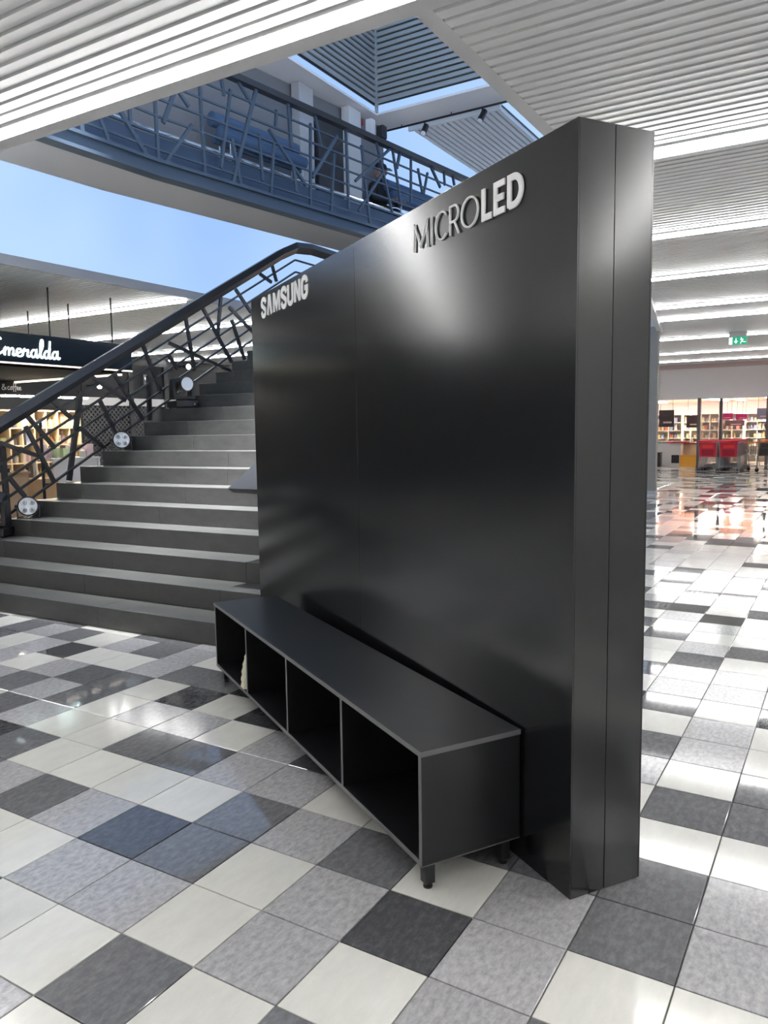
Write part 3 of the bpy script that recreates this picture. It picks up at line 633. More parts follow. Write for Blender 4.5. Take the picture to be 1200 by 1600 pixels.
# person seated on the gallery, dark clothes and cap
def person(px, py):
    p = gpx(px, py, 0.56); d = (G2 - G1).normalized()
    r = tag(empty('person', (p.x, p.y, 4.37), math.atan2(d.y, d.x)), 'person in dark clothes and cap sitting behind the gallery railing', 'person')
    V = [(0, 0, 0.45), (0, 0.02, 0.62), (0, 0.02, 0.84), (0, 0.0, 0.93), (0, -0.02, 0.985),      # pelvis chest neck
         (-0.15, 0.0, 0.83), (-0.22, -0.06, 0.62), (-0.14, -0.25, 0.56), (-0.11, -0.31, 0.57),  # left arm
         (0.15, 0.0, 0.83), (0.22, -0.06, 0.62), (0.14, -0.25, 0.56), (0.11, -0.31, 0.57),
         (-0.09, -0.04, 0.44), (-0.11, -0.28, 0.45), (-0.11, -0.25, 0.10), (-0.11, -0.32, 0.035),
         (0.09, -0.04, 0.44), (0.11, -0.28, 0.45), (0.11, -0.25, 0.10), (0.11, -0.32, 0.035)]
    Rad = [0.13, 0.125, 0.12, 0.05, 0.05, 0.07, 0.05, 0.04, 0.03, 0.07, 0.05, 0.04, 0.03, 0.09, 0.07, 0.045, 0.035, 0.09, 0.07, 0.045, 0.035]
    E_ = [(0, 1), (1, 2), (2, 3), (3, 4), (2, 5), (5, 6), (6, 7), (7, 8), (2, 9), (9, 10), (10, 11), (11, 12), (0, 13), (13, 14), (14, 15), (15, 16), (0, 17), (17, 18), (18, 19), (19, 20)]
    me = bpy.data.meshes.new('body'); me.from_pydata(V, E_, []); b = bpy.data.objects.new('body', me); COL.objects.link(b); b.parent = r
    md = b.modifiers.new('skin', 'SKIN'); md.use_smooth_shade = True
    for i, sv in enumerate(me.skin_vertices[0].data): sv.radius = (Rad[i], Rad[i]); sv.use_root = (i == 0)
    b.modifiers.new('sub', 'SUBSURF').levels = 2; b.modifiers['sub'].render_levels = 2
    me.materials.append(mat('dark_clothes', (0.015, 0.016, 0.02), 0.8))
    skin = mat('skin', (0.45, 0.28, 0.21), 0.55)
    bm = bmesh.new(); bmesh.ops.create_uvsphere(bm, u_segments=20, v_segments=14, radius=0.1)
    for v in bm.verts:
        v.co.x *= 0.78; v.co.z *= 1.18
        if v.co.y < 0: v.co.y *= 0.95
        if v.co.z < -0.03 and v.co.y < 0: v.co.x *= 0.85
        if v.co.y < -0.085 and abs(v.co.x) < 0.03 and -0.04 < v.co.z < 0.02: v.co.y -= 0.018       # nose
        if abs(v.co.x) > 0.074 and abs(v.co.z) < 0.03: v.co.x *= 1.12                               # ears
    hm = bpy.data.meshes.new('head'); bm.to_mesh(hm); bm.free(); hm.materials.append(skin); h = bpy.data.objects.new('head', hm); COL.objects.link(h); h.parent = r; h.location = (0, -0.03, 1.06); h.rotation_euler = (0.25, 0, 0.3)
    for sx in (-1, 1): MB().tube([(sx * 0.03, -0.089, 0.012), (sx * 0.03, -0.096, 0.012)], 0.009, 8).build('eye', M['black'], h)
    MB().box(-0.022, 0.022, -0.092, -0.084, -0.058, -0.052).build('mouth', mat('lips', (0.3, 0.12, 0.1), 0.5), h)
    cp = MB().tube([(0, 0.01, 0.035), (0, 0.01, 0.075), (0, 0.01, 0.11), (0, 0.01, 0.128)], [0.098, 0.098, 0.075, 0.02], 18).build('cap', M['black'], h, smooth=True)
    MB().prism([(-0.07, -0.07), (0.07, -0.07), (0.05, -0.17), (-0.05, -0.17)], lambda x, y: (x, y, 0.040), lambda x, y: (x, y, 0.052)).build('cap_peak', M['black'], h)
    for sx in (-1, 1):      # hands resting on the lap: palm and five fingers
        hb = MB(); cx, cy, cz = sx * 0.10, -0.335, 0.56
        hb.box(cx - 0.035, cx + 0.035, cy - 0.035, cy + 0.04, cz - 0.014, cz + 0.014)
        for k, L in enumerate((0.055, 0.065, 0.06, 0.048)):
            fx_ = cx - 0.027 + k * 0.018; hb.tube([(fx_, cy - 0.03, cz), (fx_, cy - 0.035 - L * 0.6, cz + 0.004), (fx_, cy - 0.035 - L, cz - 0.014)], [0.009, 0.008, 0.006], 6)
        hb.tube([(cx - sx * 0.03, cy + 0.015, cz), (cx - sx * 0.055, cy - 0.015, cz), (cx - sx * 0.058, cy - 0.04, cz - 0.006)], [0.011, 0.009, 0.007], 6)
        hb.build('hand', skin, r, smooth=True)
    return r
person(592, 255)
p = gpx(592, 255, 0.56); st = tag(empty('stool', (p.x, p.y, 4.37)), 'low dark stool under the person on the gallery', 'stool')
MB().box(-0.17, 0.17, -0.12, 0.13, 0.28, 0.315).build('seat', M['dark'], st)
for (x, y) in ((-0.14, -0.09), (0.14, -0.09), (-0.14, 0.10), (0.14, 0.10)): MB().box(x - 0.015, x + 0.015, y - 0.015, y + 0.015, 0, 0.28).build('leg', M['steel'], st)

# ------------------------------------------------------------------ second-floor soffit with louvred skylight
SZ = 6.2; hx0, hx1, hy0, hy1 = 4.6, 8.93, 0.2, 3.84
sf = MB()
for (a, b, c, d) in ((2.4, hx0, -1.0, 5.6), (hx1, 9.50, -1.0, 4.62), (hx0, hx1, hy1, 5.6), (hx0, hx1, -1.0, hy0)): sf.box(a, b, c, d, SZ, SZ + 0.03)
tag(sf.build('ceiling_upper', mat('upper_soffit', (0.80, 0.78, 0.79), 0.8)), 'grey plaster soffit of the upper floor around the skylight', 'ceiling', kind='structure')
sky = tag(empty('skylight', ((hx0 + hx1) / 2, (hy0 + hy1) / 2, SZ + 0.03)), 'louvred skylight well with grey horizontal slats above the atrium', 'skylight'); sko = sky.location
LOU = mat('louvre_grey', (0.34, 0.355, 0.355), 0.45); LB = mat('louvre_back', (0.05, 0.055, 0.055), 0.7)
lz0 = SZ + 0.17; lzh = 1.75
for (x, y) in ((hx0, hy0), (hx1, hy0), (hx1, hy1), (hx0, hy1)): MB().box(x - 0.02 - sko.x, x + 0.02 - sko.x, y - 0.02 - sko.y, y + 0.02 - sko.y, 0, lz0 + lzh - sko.z).build('mullion', LOU, sky)
MB().box(hx1 + 0.06 - sko.x, hx1 + 0.08 - sko.x, hy0 - sko.y, hy1 + 0.08 - sko.y, lz0 - sko.z, lz0 + lzh - sko.z).build('back_board', LB, sky)
MB().box(hx0 - sko.x, hx1 + 0.06 - sko.x, hy1 + 0.06 - sko.y, hy1 + 0.08 - sko.y, lz0 - sko.z, lz0 + lzh - sko.z).build('back_board', LB, sky)
nl = int(lzh / 0.085)
for k in range(nl):
    z = lz0 + k * 0.085 - sko.z
    MB().prism([(hx1 - 0.012 - sko.x, z), (hx1 + 0.02 - sko.x, z), (hx1 + 0.02 - sko.x, z + 0.066), (hx1 + 0.012 - sko.x, z + 0.066)], lambda x, zz: (x, hy0 - sko.y, zz), lambda x, zz: (x, hy1 - sko.y, zz)).build('slat', LOU, sky)
    MB().prism([(hy1 - 0.012 - sko.y, z), (hy1 + 0.02 - sko.y, z), (hy1 + 0.02 - sko.y, z + 0.066), (hy1 + 0.012 - sko.y, z + 0.066)], lambda y, zz: (hx0 - sko.x, y, zz), lambda y, zz: (hx1 - sko.x, y, zz)).build('slat', LOU, sky)
# slatted raft beyond the soffit
raft = tag(empty('ceiling_raft', (9.7, 2.2, SZ)), 'white slatted ceiling raft hanging beyond the skylight', 'ceiling raft')
for k in range(15): MB().box(0.05, 4.2, k * 0.10, k * 0.10 + 0.068, 0.0, 0.06).build('slat', M['slat'], raft)
MB().box(0.0, 0.05, -0.02, 1.53, -0.01, 0.07).build('end_rail', M['slat'], raft)
MB().box(0.05, 4.2, -0.02, 1.50, 0.0605, 0.075).build('backing_board', mat('raft_backing', (0.12, 0.125, 0.13), 0.7), raft)
for y in (0.2, 1.3): MB().box(0.05, 4.2, y, y + 0.04, 0.0755, 0.11).build('carrier', M['slat'], raft)
# spotlight track under the soffit edge
trk = tag(empty('spotlight_track', (9.44, 2.3, SZ)), 'dark spotlight track under the far edge of the upper soffit', 'track')
MB().tube([(0, -3.2, -0.04), (0, 1.75, -0.04)], 0.016, 8).build('rail', M['black'], trk, smooth=True)
for y in (-2.4, -1.2, -0.5, 0.55, 1.4): MB().tube([(0, y, 0), (0, y, -0.04)], 0.008, 6).build('hanger', M['black'], trk)
# loudspeaker and alarm on the gallery post
p = gpx(579, 205, 0.10)
gp = tag(empty('gallery_post', (p.x, p.y, 5.60)), 'short white post standing on the gallery top rail', 'post')
MB().box(-0.05, 0.05, -0.05, 0.05, 0.0, 0.26).build('shaft', M['wallwhite'], gp); MB().box(-0.065, 0.065, -0.065, 0.065, 0.0, 0.02).build('foot_plate', M['wallwhite'], gp)
sp = tag(empty('loudspeaker', (p.x + 0.14, p.y - 0.10, 5.60)), 'small black loudspeaker on the gallery rail beside the white post', 'loudspeaker')
MB().box(-0.06, 0.06, -0.06, 0.06, 0.02, 0.20).build('cabinet', M['black'], sp, bevel=0.02); MB().tube([(0, 0, 0.0), (0, 0, 0.03)], 0.02, 8).build('bracket', M['black'], sp)
p = gpx(559, 193, DEP + 0.15); al = tag(empty('alarm_sounder', p), 'small red alarm sounder on the gallery rear wall', 'alarm'); al.rotation_euler = (-PI / 2 - 0.0, 0, -0.13)
al.rotation_euler = (PI / 2, 0, -0.13); MB().tube([(0, 0, 0), (0, 0, 0.02)], 0.05, 14).build('base', M['wallwhite'], al); MB().tube([(0, 0, 0.09), (0, 0, 0.08), (0, 0, 0.02)], [0.02, 0.045, 0.045], 14).build('cap', mat('alarm_red', (0.4, 0.03, 0.03), 0.4), al, smooth=True)

# ------------------------------------------------------------------ cafe kiosk beyond the stairs
def ymb(mb, pts, y0, y1): return mb.prism(pts, lambda x, z: (x, y0, z), lambda x, z: (x, y1, z))
cs = tag(empty('cafe_sign', (6.0, 7.6, 2.53)), 'dark navy hanging sign box with lit script lettering Emeralda', 'sign'); co = cs.location
MB().box(3.4 - 6, 7.36 - 6, 0, 0.16, 0, 0.41).build('box', M['navy'], cs, bevel=0.004)
MB().box(3.4 - 6, 7.36 - 6, 0.002, 0.03, -0.02, 0).build('light_strip', mat('warm_strip', (0.9, 0.85, 0.75), 0.5, emis=(1, 0.86, 0.7), estr=1.3), cs)
for px in (77, 174.4):
    x = ony(px, 480, 7.66).x - 6; rd = MB().tube([(x, 0.08, 0.41), (x, 0.08, CZ - 2.53)], 0.013, 8).build('hanger_rod', M['black'], cs, smooth=True)
# script lettering
def script(mb, paths, x0, y, z0, sx, sz, wd, th):
    for pth in paths:
        P = smooth_path([(q[0] * sx, q[1] * sz) for q in pth], 5); add_stroke(mb, P, wd, lambda u, v, k: (x0 + u, y - k, z0 + v), th)
SCR = {'E': ([[(0.95, 0.85), (0.75, 1.0), (0.45, 0.93), (0.38, 0.70), (0.62, 0.55), (0.25, 0.45), (0.08, 0.20), (0.30, 0.0), (0.7, 0.02), (1.0, 0.20)]], 1.0),
       'm': ([[(0.0, 0.1), (0.14, 0.40), (0.10, 0.0)], [(0.12, 0.25), (0.3, 0.42), (0.38, 0.32), (0.35, 0.0)], [(0.37, 0.25), (0.55, 0.42), (0.64, 0.32), (0.60, 0.05), (0.78, 0.06)]], 0.76),
       'e': ([[(0.0, 0.12), (0.30, 0.25), (0.30, 0.40), (0.14, 0.40), (0.06, 0.2), (0.14, 0.02), (0.32, 0.02), (0.45, 0.12)]], 0.43),
       'r': ([[(0.0, 0.12), (0.10, 0.42), (0.18, 0.34), (0.34, 0.38), (0.28, 0.1), (0.36, 0.02), (0.48, 0.1)]], 0.46),
       'a': ([[(0.38, 0.36), (0.2, 0.42), (0.05, 0.2), (0.14, 0.0), (0.30, 0.10), (0.40, 0.40), (0.37, 0.08), (0.44, 0.0), (0.55, 0.1)]], 0.53),
       'l': ([[(0.0, 0.1), (0.26, 0.6), (0.30, 0.95), (0.20, 1.0), (0.12, 0.6), (0.12, 0.1), (0.20, 0.0), (0.32, 0.1)]], 0.30),
       'd': ([[(0.36, 0.34), (0.2, 0.42), (0.05, 0.2), (0.14, 0.0), (0.30, 0.10), (0.40, 0.5), (0.46, 1.0)], [(0.42, 0.6), (0.37, 0.08), (0.44, 0.0), (0.55, 0.1)]], 0.53)}
xe = ony(-24, 545, 7.6).x; xend = ony(93, 560, 7.6).x; tot = sum(SCR[c][1] for c in 'Emeralda'); kx = (xend - xe) / tot; xc = xe
for c in 'Emeralda':
    mb = MB(); script(mb, SCR[c][0], xc - co.x, -0.004, 0.085, kx, 0.25, 0.022, 0.012); mb.build('letter', M['neon'], cs); xc += SCR[c][1] * kx
cn = tag(empty('kiosk_canopy', (6.0, 9.3, 2.485)), 'black flat canopy behind the lit cafe sign with a light strip', 'canopy')
MB().box(3.4 - 6, 7.30 - 6, 7.78 - 9.3, 11.2 - 9.3, 0.0, 0.35).build('deck', mat('matte_black', (0.01, 0.01, 0.011), 0.9, spec=0.05), cn)
MB().box(7.26 - 6, 7.30 - 6, 7.78 - 9.3, 11.2 - 9.3, -0.03, 0.0).build('light_strip', mat('warm_strip2', (0.9, 0.8, 0.65), 0.5, emis=(1, 0.82, 0.62), estr=1.3), cn)
for px, py in ((43, 486), (106, 475)):
    q = onz(px, py, CZ); q.y = min(q.y, 10.8); MB().tube([(q.x - 6 if q.x < 7.25 else 1.2, q.y - 9.3, 0.35), (q.x - 6 if q.x < 7.25 else 1.2, q.y - 9.3, CZ - 2.485)], 0.013, 8).build('hanger_rod', M['black'], cn, smooth=True)
# fascia board reading "& coffee"
FY = 10.6
a = ony(0, 617, FY); b = ony(127, 622, FY)
cf = tag(empty('cafe_fascia', (a.x, FY, a.z)), 'dark grey fascia board lettered & coffee above the bright shelves', 'sign')
MB().box(-1.6, b.x - a.x, 0, 0.08, 0, 0.62).build('board', mat('fascia_grey', (0.04, 0.04, 0.043), 0.8, spec=0.2), cf)
AMP = [[(0.85, 0.0), (0.25, 0.72), (0.30, 0.95), (0.48, 0.95), (0.50, 0.75), (0.12, 0.35), (0.15, 0.05), (0.45, 0.0), (0.85, 0.45)]]
SC2 = {'c': ([[(0.40, 0.40), (0.2, 0.45), (0.06, 0.22), (0.2, 0.0), (0.42, 0.1)]], 0.46), 'o': ([[(0.25, 0.45), (0.06, 0.22), (0.22, 0.0), (0.42, 0.2), (0.28, 0.45), (0.5, 0.42)]], 0.5),
       'f': ([[(0.42, 0.9), (0.28, 0.98), (0.18, 0.6), (0.14, -0.25)], [(0.0, 0.42), (0.4, 0.46)]], 0.36), 'e': SCR['e'], '&': (AMP, 1.05)}
x1 = ony(2, 607, FY).x - a.x; x2 = ony(33, 607, FY).x - a.x; tot = 1.05 + 0.46 + 0.5 + 0.72 + 0.86; kx = (x2 - x1) / tot; xc = x1; zc = ony(15, 609, FY).z - a.z
for c in '&coffee':
    mb = MB(); script(mb, SC2[c][0], xc, -0.003, zc, kx, 0.10 if c == '&' else 0.13, 0.012, 0.006); mb.build('letter', mat('white_print', (0.95, 0.95, 0.93), 0.5), cf); xc += SC2[c][1] * kx
# wooden shelf unit with goods
def shelf_unit(name, org, wid, dep, hei, ncol, nrow, m, lab, cat='shelf', rz=0.0, grp=None):
    r = tag(empty(name, org, rz), lab, cat, grp)
    for k in range(ncol + 1): MB().box(k * wid / ncol - 0.012, k * wid / ncol + 0.012, 0, dep, 0, hei).build('upright', m, r)
    for k in range(nrow + 1): MB().box(-0.011, wid + 0.011, 0.002, dep - 0.002, k * (hei - 0.024) / nrow, k * (hei - 0.024) / nrow + 0.024).build('shelf_board', m, r)
    MB().box(0, wid, dep - 0.012, dep, 0, hei).build('back_board', m, r)
    return r
def px_mat(c): return mat('goods', c, 0.5)
GC = [px_mat(c) for c in ((0.75, 0.72, 0.66), (0.80, 0.70, 0.35), (0.65, 0.75, 0.45), (0.70, 0.25, 0.20), (0.35, 0.42, 0.62), (0.82, 0.60, 0.62), (0.55, 0.40, 0.25), (0.80, 0.80, 0.82), (0.16, 0.14, 0.14), (0.85, 0.55, 0.30))]
gm = {}
def goods_mesh(kind, ci):
    if (kind, ci) in gm: return gm[(kind, ci)]
    mb = MB()
    if kind == 'box': mb.box(-0.5, 0.5, -0.5, 0.5, 0, 1)
    elif kind == 'bottle': mb.tube([(0, 0, 0), (0, 0, 0.03), (0, 0, 0.6), (0, 0, 0.75), (0, 0, 0.97), (0, 0, 1)], [0.42, 0.48, 0.48, 0.2, 0.18, 0.16], 9)
    else: mb.tube([(0, 0, 0), (0, 0, 0.04), (0, 0, 0.8), (0, 0, 0.82), (0, 0, 1)], [0.44, 0.5, 0.5, 0.4, 0.4], 10)
    gm[(kind, ci)] = local_mesh(mb, 'goods_' + kind, GC[ci]); return gm[(kind, ci)]
def put_goods(unit, wid, dep, hei, ncol, nrow, per, nm, lab, grp, rows=None, rng=random.Random(5)):
    mw = unit.matrix_basis
    for rI in range(nrow):
        if rows and rI not in rows: continue
        z = rI * (hei - 0.024) / nrow + 0.0245; rh = (hei - 0.024) / nrow - 0.03
        for c in range(ncol):
            cw = wid / ncol
            for k in range(per):
                if rng.random() < 0.12: continue
                kind = rng.choices(('box', 'bottle', 'jar'), (5, 3, 3))[0]; ci = rng.randrange(len(GC))
                w_ = cw / per * rng.uniform(0.6, 0.9); h_ = rh * rng.uniform(0.45, 0.9)
                if kind != 'box': w_ = min(w_, 0.16)
                p = Vector((c * cw + 0.014 + (cw - 0.028) * (k + 0.5) / per, dep * 0.42, z))
                o = inst(goods_mesh(kind, ci), {'box': 'packet', 'bottle': 'bottle', 'jar': 'jar'}[kind], None, (0, 0, 0))
                o.matrix_basis = mw @ Matrix.Translation(p) @ Matrix.Diagonal((w_, min(w_, dep * 0.7), h_, 1))
                cn_ = ('cream', 'yellow', 'green', 'red', 'blue', 'pink', 'brown', 'white', 'black', 'orange')[ci]
                tag(o, '%s %s on the %s shelf %s' % (cn_, o.name.split('.')[0], ('bottom', 'second', 'third', 'fourth', 'fifth', 'top')[rI], lab), o.name.split('.')[0], grp)
a = ony(-6, 700, FY + 0.2); b = ony(125, 700, FY + 0.2); W1 = b.x - a.x; H1 = 1.98
su = shelf_unit('shelf_unit', (a.x, FY + 0.15, 0), W1, 0.34, H1, 7, 6, M['wood'], 'tall light wood shelf unit full of goods under the coffee fascia')
put_goods(su, W1, 0.34, H1, 7, 6, 2, 'goods', 'of the light wood cafe unit', 'goods on the cafe shelves', rows=(1, 2, 3, 4, 5))
zb = ony(0, 617, FY).z
sl = tag(empty('shop_lamp', (a.x + W1 / 2, FY - 0.07, zb)), 'bright warm strip lamp under the coffee fascia board', 'lamp')
MB().box(-W1 / 2, W1 / 2, -0.05, 0.05, -0.03, -0.002).build('tube', mat('shelf_strip', (0.9, 0.9, 0.9), 0.5, emis=(1.0, 0.92, 0.78), estr=60), sl); MB().box(-W1 / 2 - 0.02, W1 / 2 + 0.02, -0.06, 0.06, -0.002, 0.006).build('tray', M['wallwhite'], sl)
# counters in front of the shelves
q0 = ony(-20, 760, 8.3); q1 = ony(46, 760, 8.3); z1 = ony(20, 738, 8.3).z
ct = tag(empty('shop_counter', (q0.x, 8.3, 0)), 'peach cardboard counter beyond the lower stair railing', 'counter')
MB().box(0, q1.x - q0.x, 0, 0.5, 0, z1 - 0.03).build('body', M['card'], ct); MB().box(-0.02, q1.x - q0.x + 0.02, -0.02, 0.52, z1 - 0.03, z1).build('top', M['card'], ct); MB().box(0.03, q1.x - q0.x - 0.03, -0.008, 0, 0.08, z1 - 0.09).build('front_panel', mat('peach', (0.68, 0.45, 0.27), 0.6), ct)
rg = tag(empty('till', (q0.x + 0.25, 8.45, z1)), 'dark till standing on the peach counter', 'till')
MB().box(-0.14, 0.14, -0.12, 0.12, 0, 0.06).build('drawer', M['black'], rg); MB().prism([(-0.12, 0.06), (0.12, 0.06), (0.10, 0.22), (-0.10, 0.22)], lambda x, z: (x, -0.02, z), lambda x, z: (x, 0.0, z)).build('screen', M['black'], rg)
q0 = ony(52, 760, 8.9); q1 = ony(92, 760, 8.9); z1 = ony(70, 748, 8.9).z
ct = tag(empty('shop_counter', (q0.x, 8.9, 0)), 'second peach counter behind the black sign stand', 'counter')
MB().box(0, q1.x - q0.x, 0, 0.5, 0, z1 - 0.03).build('body', M['card'], ct); MB().box(-0.02, q1.x - q0.x + 0.02, -0.02, 0.52, z1 - 0.03, z1).build('top', M['card'], ct)
q0 = ony(84, 730, 9.4); q1 = ony(158, 730, 9.4); z1 = ony(120, 715, 9.4).z
tb = tag(empty('display_table', (q0.x, 9.4, 0)), 'white display table loaded with goods beyond the railing', 'table')
TW = q1.x - q0.x
MB().box(0, TW, 0, 0.6, z1 - 0.03, z1).build('top', M['wallwhite'], tb); MB().box(0.02, TW - 0.02, 0.02, 0.58, 0.3, 0.33).build('shelf_board', M['wallwhite'], tb); MB().box(0.03, TW - 0.03, 0.03, 0.05, 0.33, z1 - 0.03).build('front_panel', M['wallwhite'], tb)
for (x, y) in ((0.03, 0.03), (TW - 0.03, 0.03), (0.03, 0.57), (TW - 0.03, 0.57)): MB().box(x - 0.02, x + 0.02, y - 0.02, y + 0.02, 0, z1 - 0.03).build('leg', M['wallwhite'], tb)
rg_ = random.Random(11)
for k in range(9):
    kind = rg_.choice(('box', 'jar', 'bottle')); ci = rg_.choice((0, 5, 7, 2, 5)); o = inst(goods_mesh(kind, ci), {'box': 'packet', 'bottle': 'bottle', 'jar': 'jar'}[kind], None, (q0.x + TW * (k + 0.5) / 9, 9.4 + rg_.uniform(0.12, 0.4), z1 + 0.0005), (0.14, 0.12, rg_.uniform(0.15, 0.34)))
    tag(o, '%s %s on the white display table' % (('cream', 'yellow', 'green', 'red', 'blue', 'pink', 'brown', 'white', 'black', 'orange')[ci], o.name.split('.')[0]), o.name.split('.')[0], 'goods on the display table')
p0 = ony(70, 778, 7.3); pt = ony(62, 660, 7.3)
ss = tag(empty('sign_stand', (p0.x, 7.3, 0)), 'thin black upright stand between railing and shop counters', 'stand')
MB().tube([(0, 0, 0.03), (0, 0, pt.z)], 0.022, 10).build('pole', M['black'], ss, smooth=True); MB().tube([(0, 0, 0), (0, 0, 0.03)], 0.18, 20).build('base', M['black'], ss)
zz = ony(70, 757, 7.3).z; MB().tube([(0, 0, zz), (0.12, 0, zz), (0.14, 0, zz + 0.05)], 0.016, 8).build('hook', M['black'], ss, smooth=True)
# long dark wall with mesh screen further right
WY = 11.4
a = ony(127, 600, WY); b = ony(400, 600, WY); zt = ony(220, 571, WY).z; zs0 = ony(190, 634, WY).z; zs1 = ony(190, 622, WY).z
ds = tag(empty('shop_partition', (a.x, WY, 0)), 'long dark grey partition with white strip and mesh screen beyond the railing', 'partition')
WL = b.x - a.x
MB().box(0, WL, 0, 0.1, zs1, zt).build('upper_board', mat('partition_grey', (0.045, 0.045, 0.048), 0.8, spec=0.2), ds); MB().box(0, WL, -0.01, 0.1, zs0, zs1).build('white_strip', M['wallwhite'], ds); MB().box(0, WL, 0.06, 0.1, 0, zs0).build('lower_board', M['dark'], ds)
mesh = MB(); mw_ = ony(232, 660, WY).x - a.x
st_ = 0.11; nx_ = int(mw_ / st_); zlo = 0.4
for k in range(-int((zs0 - zlo) / st_), nx_):
    for sg in (1,):
        xa = k * st_; xb = xa + (zs0 - zlo)
        x0c = max(xa, 0); x1c = min(xb, mw_)
        if x1c - x0c < 0.05: continue
        mesh.bar((x0c, -0.005, zlo + (x0c - xa)), (x1c, -0.005, zlo + (x1c - xa)), 0.014, 0.014); mesh.bar((x0c, -0.014, zs0 - (x0c - xa)), (x1c, -0.014, zs0 - (x1c - xa)), 0.014, 0.014)
mo = mesh.build('mesh_screen', mat('mesh_grey', (0.12, 0.12, 0.125), 0.4), ds); mo['kind'] = 'stuff'
for px in (203, 258): x = ony(px, 600, WY).x - a.x; MB().box(x - 0.06, x + 0.06, -0.04, 0, 0, zt).build('post', M['dark'], ds)
q = ony(227, 595, WY - 0.05); cb = tag(empty('call_box', (q.x, WY - 0.001, q.z)), 'small grey call box on the dark partition', 'call box')
MB().box(-0.06, 0.06, -0.06, 0, -0.14, 0.14).build('housing', mat('callbox', (0.09, 0.09, 0.1), 0.3), cb, bevel=0.01); MB().box(-0.03, 0.03, -0.065, -0.06, 0.02, 0.08).build('display', M['lens'], cb)
for (px, py) in ((155, 603), (294, 573)):
    q = ony(px, py, WY - 0.4); s_ = tag(empty('spot_lamp', (q.x, q.y, q.z)), 'small lit spot lamp %s the dark partition' % ('on the left of' if px < 200 else 'behind the moving-head light, above'), 'lamp')
    MB().tube([(0, 0, 0.0), (0, -0.02, 0.0)], 0.06, 14).build('bulb', M['spot'], s_); MB().tube([(0, 0.14, 0.02), (0, 0.0, 0)], [0.045, 0.068], 14).build('housing', M['black'], s_); MB().bar((0, 0.14, 0.02), (0, 0.4, 0.02), 0.025).build('arm', M['black'], s_)

# ------------------------------------------------------------------ supermarket at the far end
FX = 28.0
bulk = tag(MB().box(FX, FX + 0.3, -10, 15, 2.42, 3.50).build('wall_front', mat('gloss_white', (0.86, 0.86, 0.89), 0.12)), 'glossy white bulkhead above the supermarket entrance', 'wall', kind='structure')
tag(MB().box(FX - 0.06, FX + 0.3, -10, 15, 3.50, 3.70).build('trim_5', mat('pink_trim', (0.62, 0.50, 0.50), 0.5)), 'pinkish trim above the supermarket bulkhead', 'trim', kind='structure')
tag(MB().box(FX + 0.3, 40, -10, 15, 2.62, 2.72).build('ceiling_store', mat('coral_ceiling', (0.75, 0.36, 0.26), 0.6)), 'coral red ceiling inside the supermarket', 'ceiling', kind='structure')
for i, (px, py) in enumerate(((1062, 631), (1168, 628), (1030, 640), (1120, 640), (1195, 640))):
    q = onz(px, py, 2.6); q.x = min(max(q.x, 29.4), 36); s_ = tag(empty('store_lamp', (q.x, q.y - i * 0.2, 2.618)), 'bright tube lamp on the supermarket ceiling', 'lamp', 'supermarket ceiling lamps')
    MB().box(-0.9, 0.9, -0.14, 0.14, -0.05, -0.02).build('tube', M['storelight'], s_); MB().box(-0.92, 0.92, -0.16, 0.16, -0.02, 0.0).build('tray', M['wallwhite'], s_)
for i, y in enumerate((-3.5, 0.4, 2.6, 5.5)):
    s_ = tag(empty('store_lamp', (32.8, y, 2.618)), 'bright tube lamp deep on the supermarket ceiling', 'lamp', 'supermarket ceiling lamps')
    MB().box(-2.0, 2.0, -0.16, 0.16, -0.05, -0.02).build('tube', M['storelight'], s_); MB().box(-2.02, 2.02, -0.18, 0.18, -0.02, 0.0).build('tray', M['wallwhite'], s_)
# recessed downlights seen in the bulkhead reflection sit in the hall ceiling
# column
cb_ = onz(1018, 772, 0)
cl = tag(empty('column', (cb_.x, cb_.y, 0)), 'slim pale grey square column right of the display wall', 'column')
MB().box(-0.09, 0.09, -0.09, 0.09, 0.0, CZ).build('shaft', mat('column_grey', (0.33, 0.315, 0.29), 0.8, spec=0.2), cl); MB().box(-0.105, 0.105, -0.105, 0.105, 0.0, 0.08).build('plinth', M['plaster'], cl)
# exit sign
ex_ = tag(empty('exit_sign', (18.4, -0.12, CZ)), 'green emergency exit sign with arrow and running figure hanging from the ceiling', 'sign')
GRN = mat('exit_green', (0.02, 0.30, 0.17), 0.4, emis=(0.02, 0.40, 0.22), estr=0.5); WHT = mat('exit_white', (0.9, 0.9, 0.9), 0.4, emis=(1, 1, 1), estr=0.6)
MB().box(-0.03, 0.03, -0.19, 0.19, -0.12, 0.0).build('housing', M['wallwhite'], ex_); pl = MB().box(-0.012, 0.012, -0.19, 0.19, -0.30, -0.12).build('plate', GRN, ex_)
MB().box(-0.014, -0.0125, 0.115, 0.19, -0.29, -0.13).build('white_field', WHT, pl)
ar = MB(); ar.bar((-0.014, 0.04, -0.15), (-0.014, 0.04, -0.25), 0.018, 0.003, up=(1, 0, 0)); ar.prism([(0.085, -0.215), (0.04, -0.275), (-0.005, -0.215)], lambda y, z: (-0.0155, y, z), lambda y, z: (-0.0125, y, z)); ar.build('arrow', WHT, pl)
rn = MB()
for (p, q, w_) in (((-0.08, -0.17), (-0.095, -0.225), 0.024), ((-0.095, -0.225), (-0.06, -0.25), 0.016), ((-0.06, -0.25), (-0.065, -0.285), 0.014), ((-0.095, -0.225), (-0.13, -0.245), 0.016), ((-0.13, -0.245), (-0.165, -0.24), 0.014), ((-0.08, -0.175), (-0.05, -0.195), 0.012), ((-0.08, -0.175), (-0.125, -0.19), 0.012)): rn.bar((-0.014, p[0], p[1]), (-0.014, q[0], q[1]), w_, 0.003, up=(1, 0, 0))
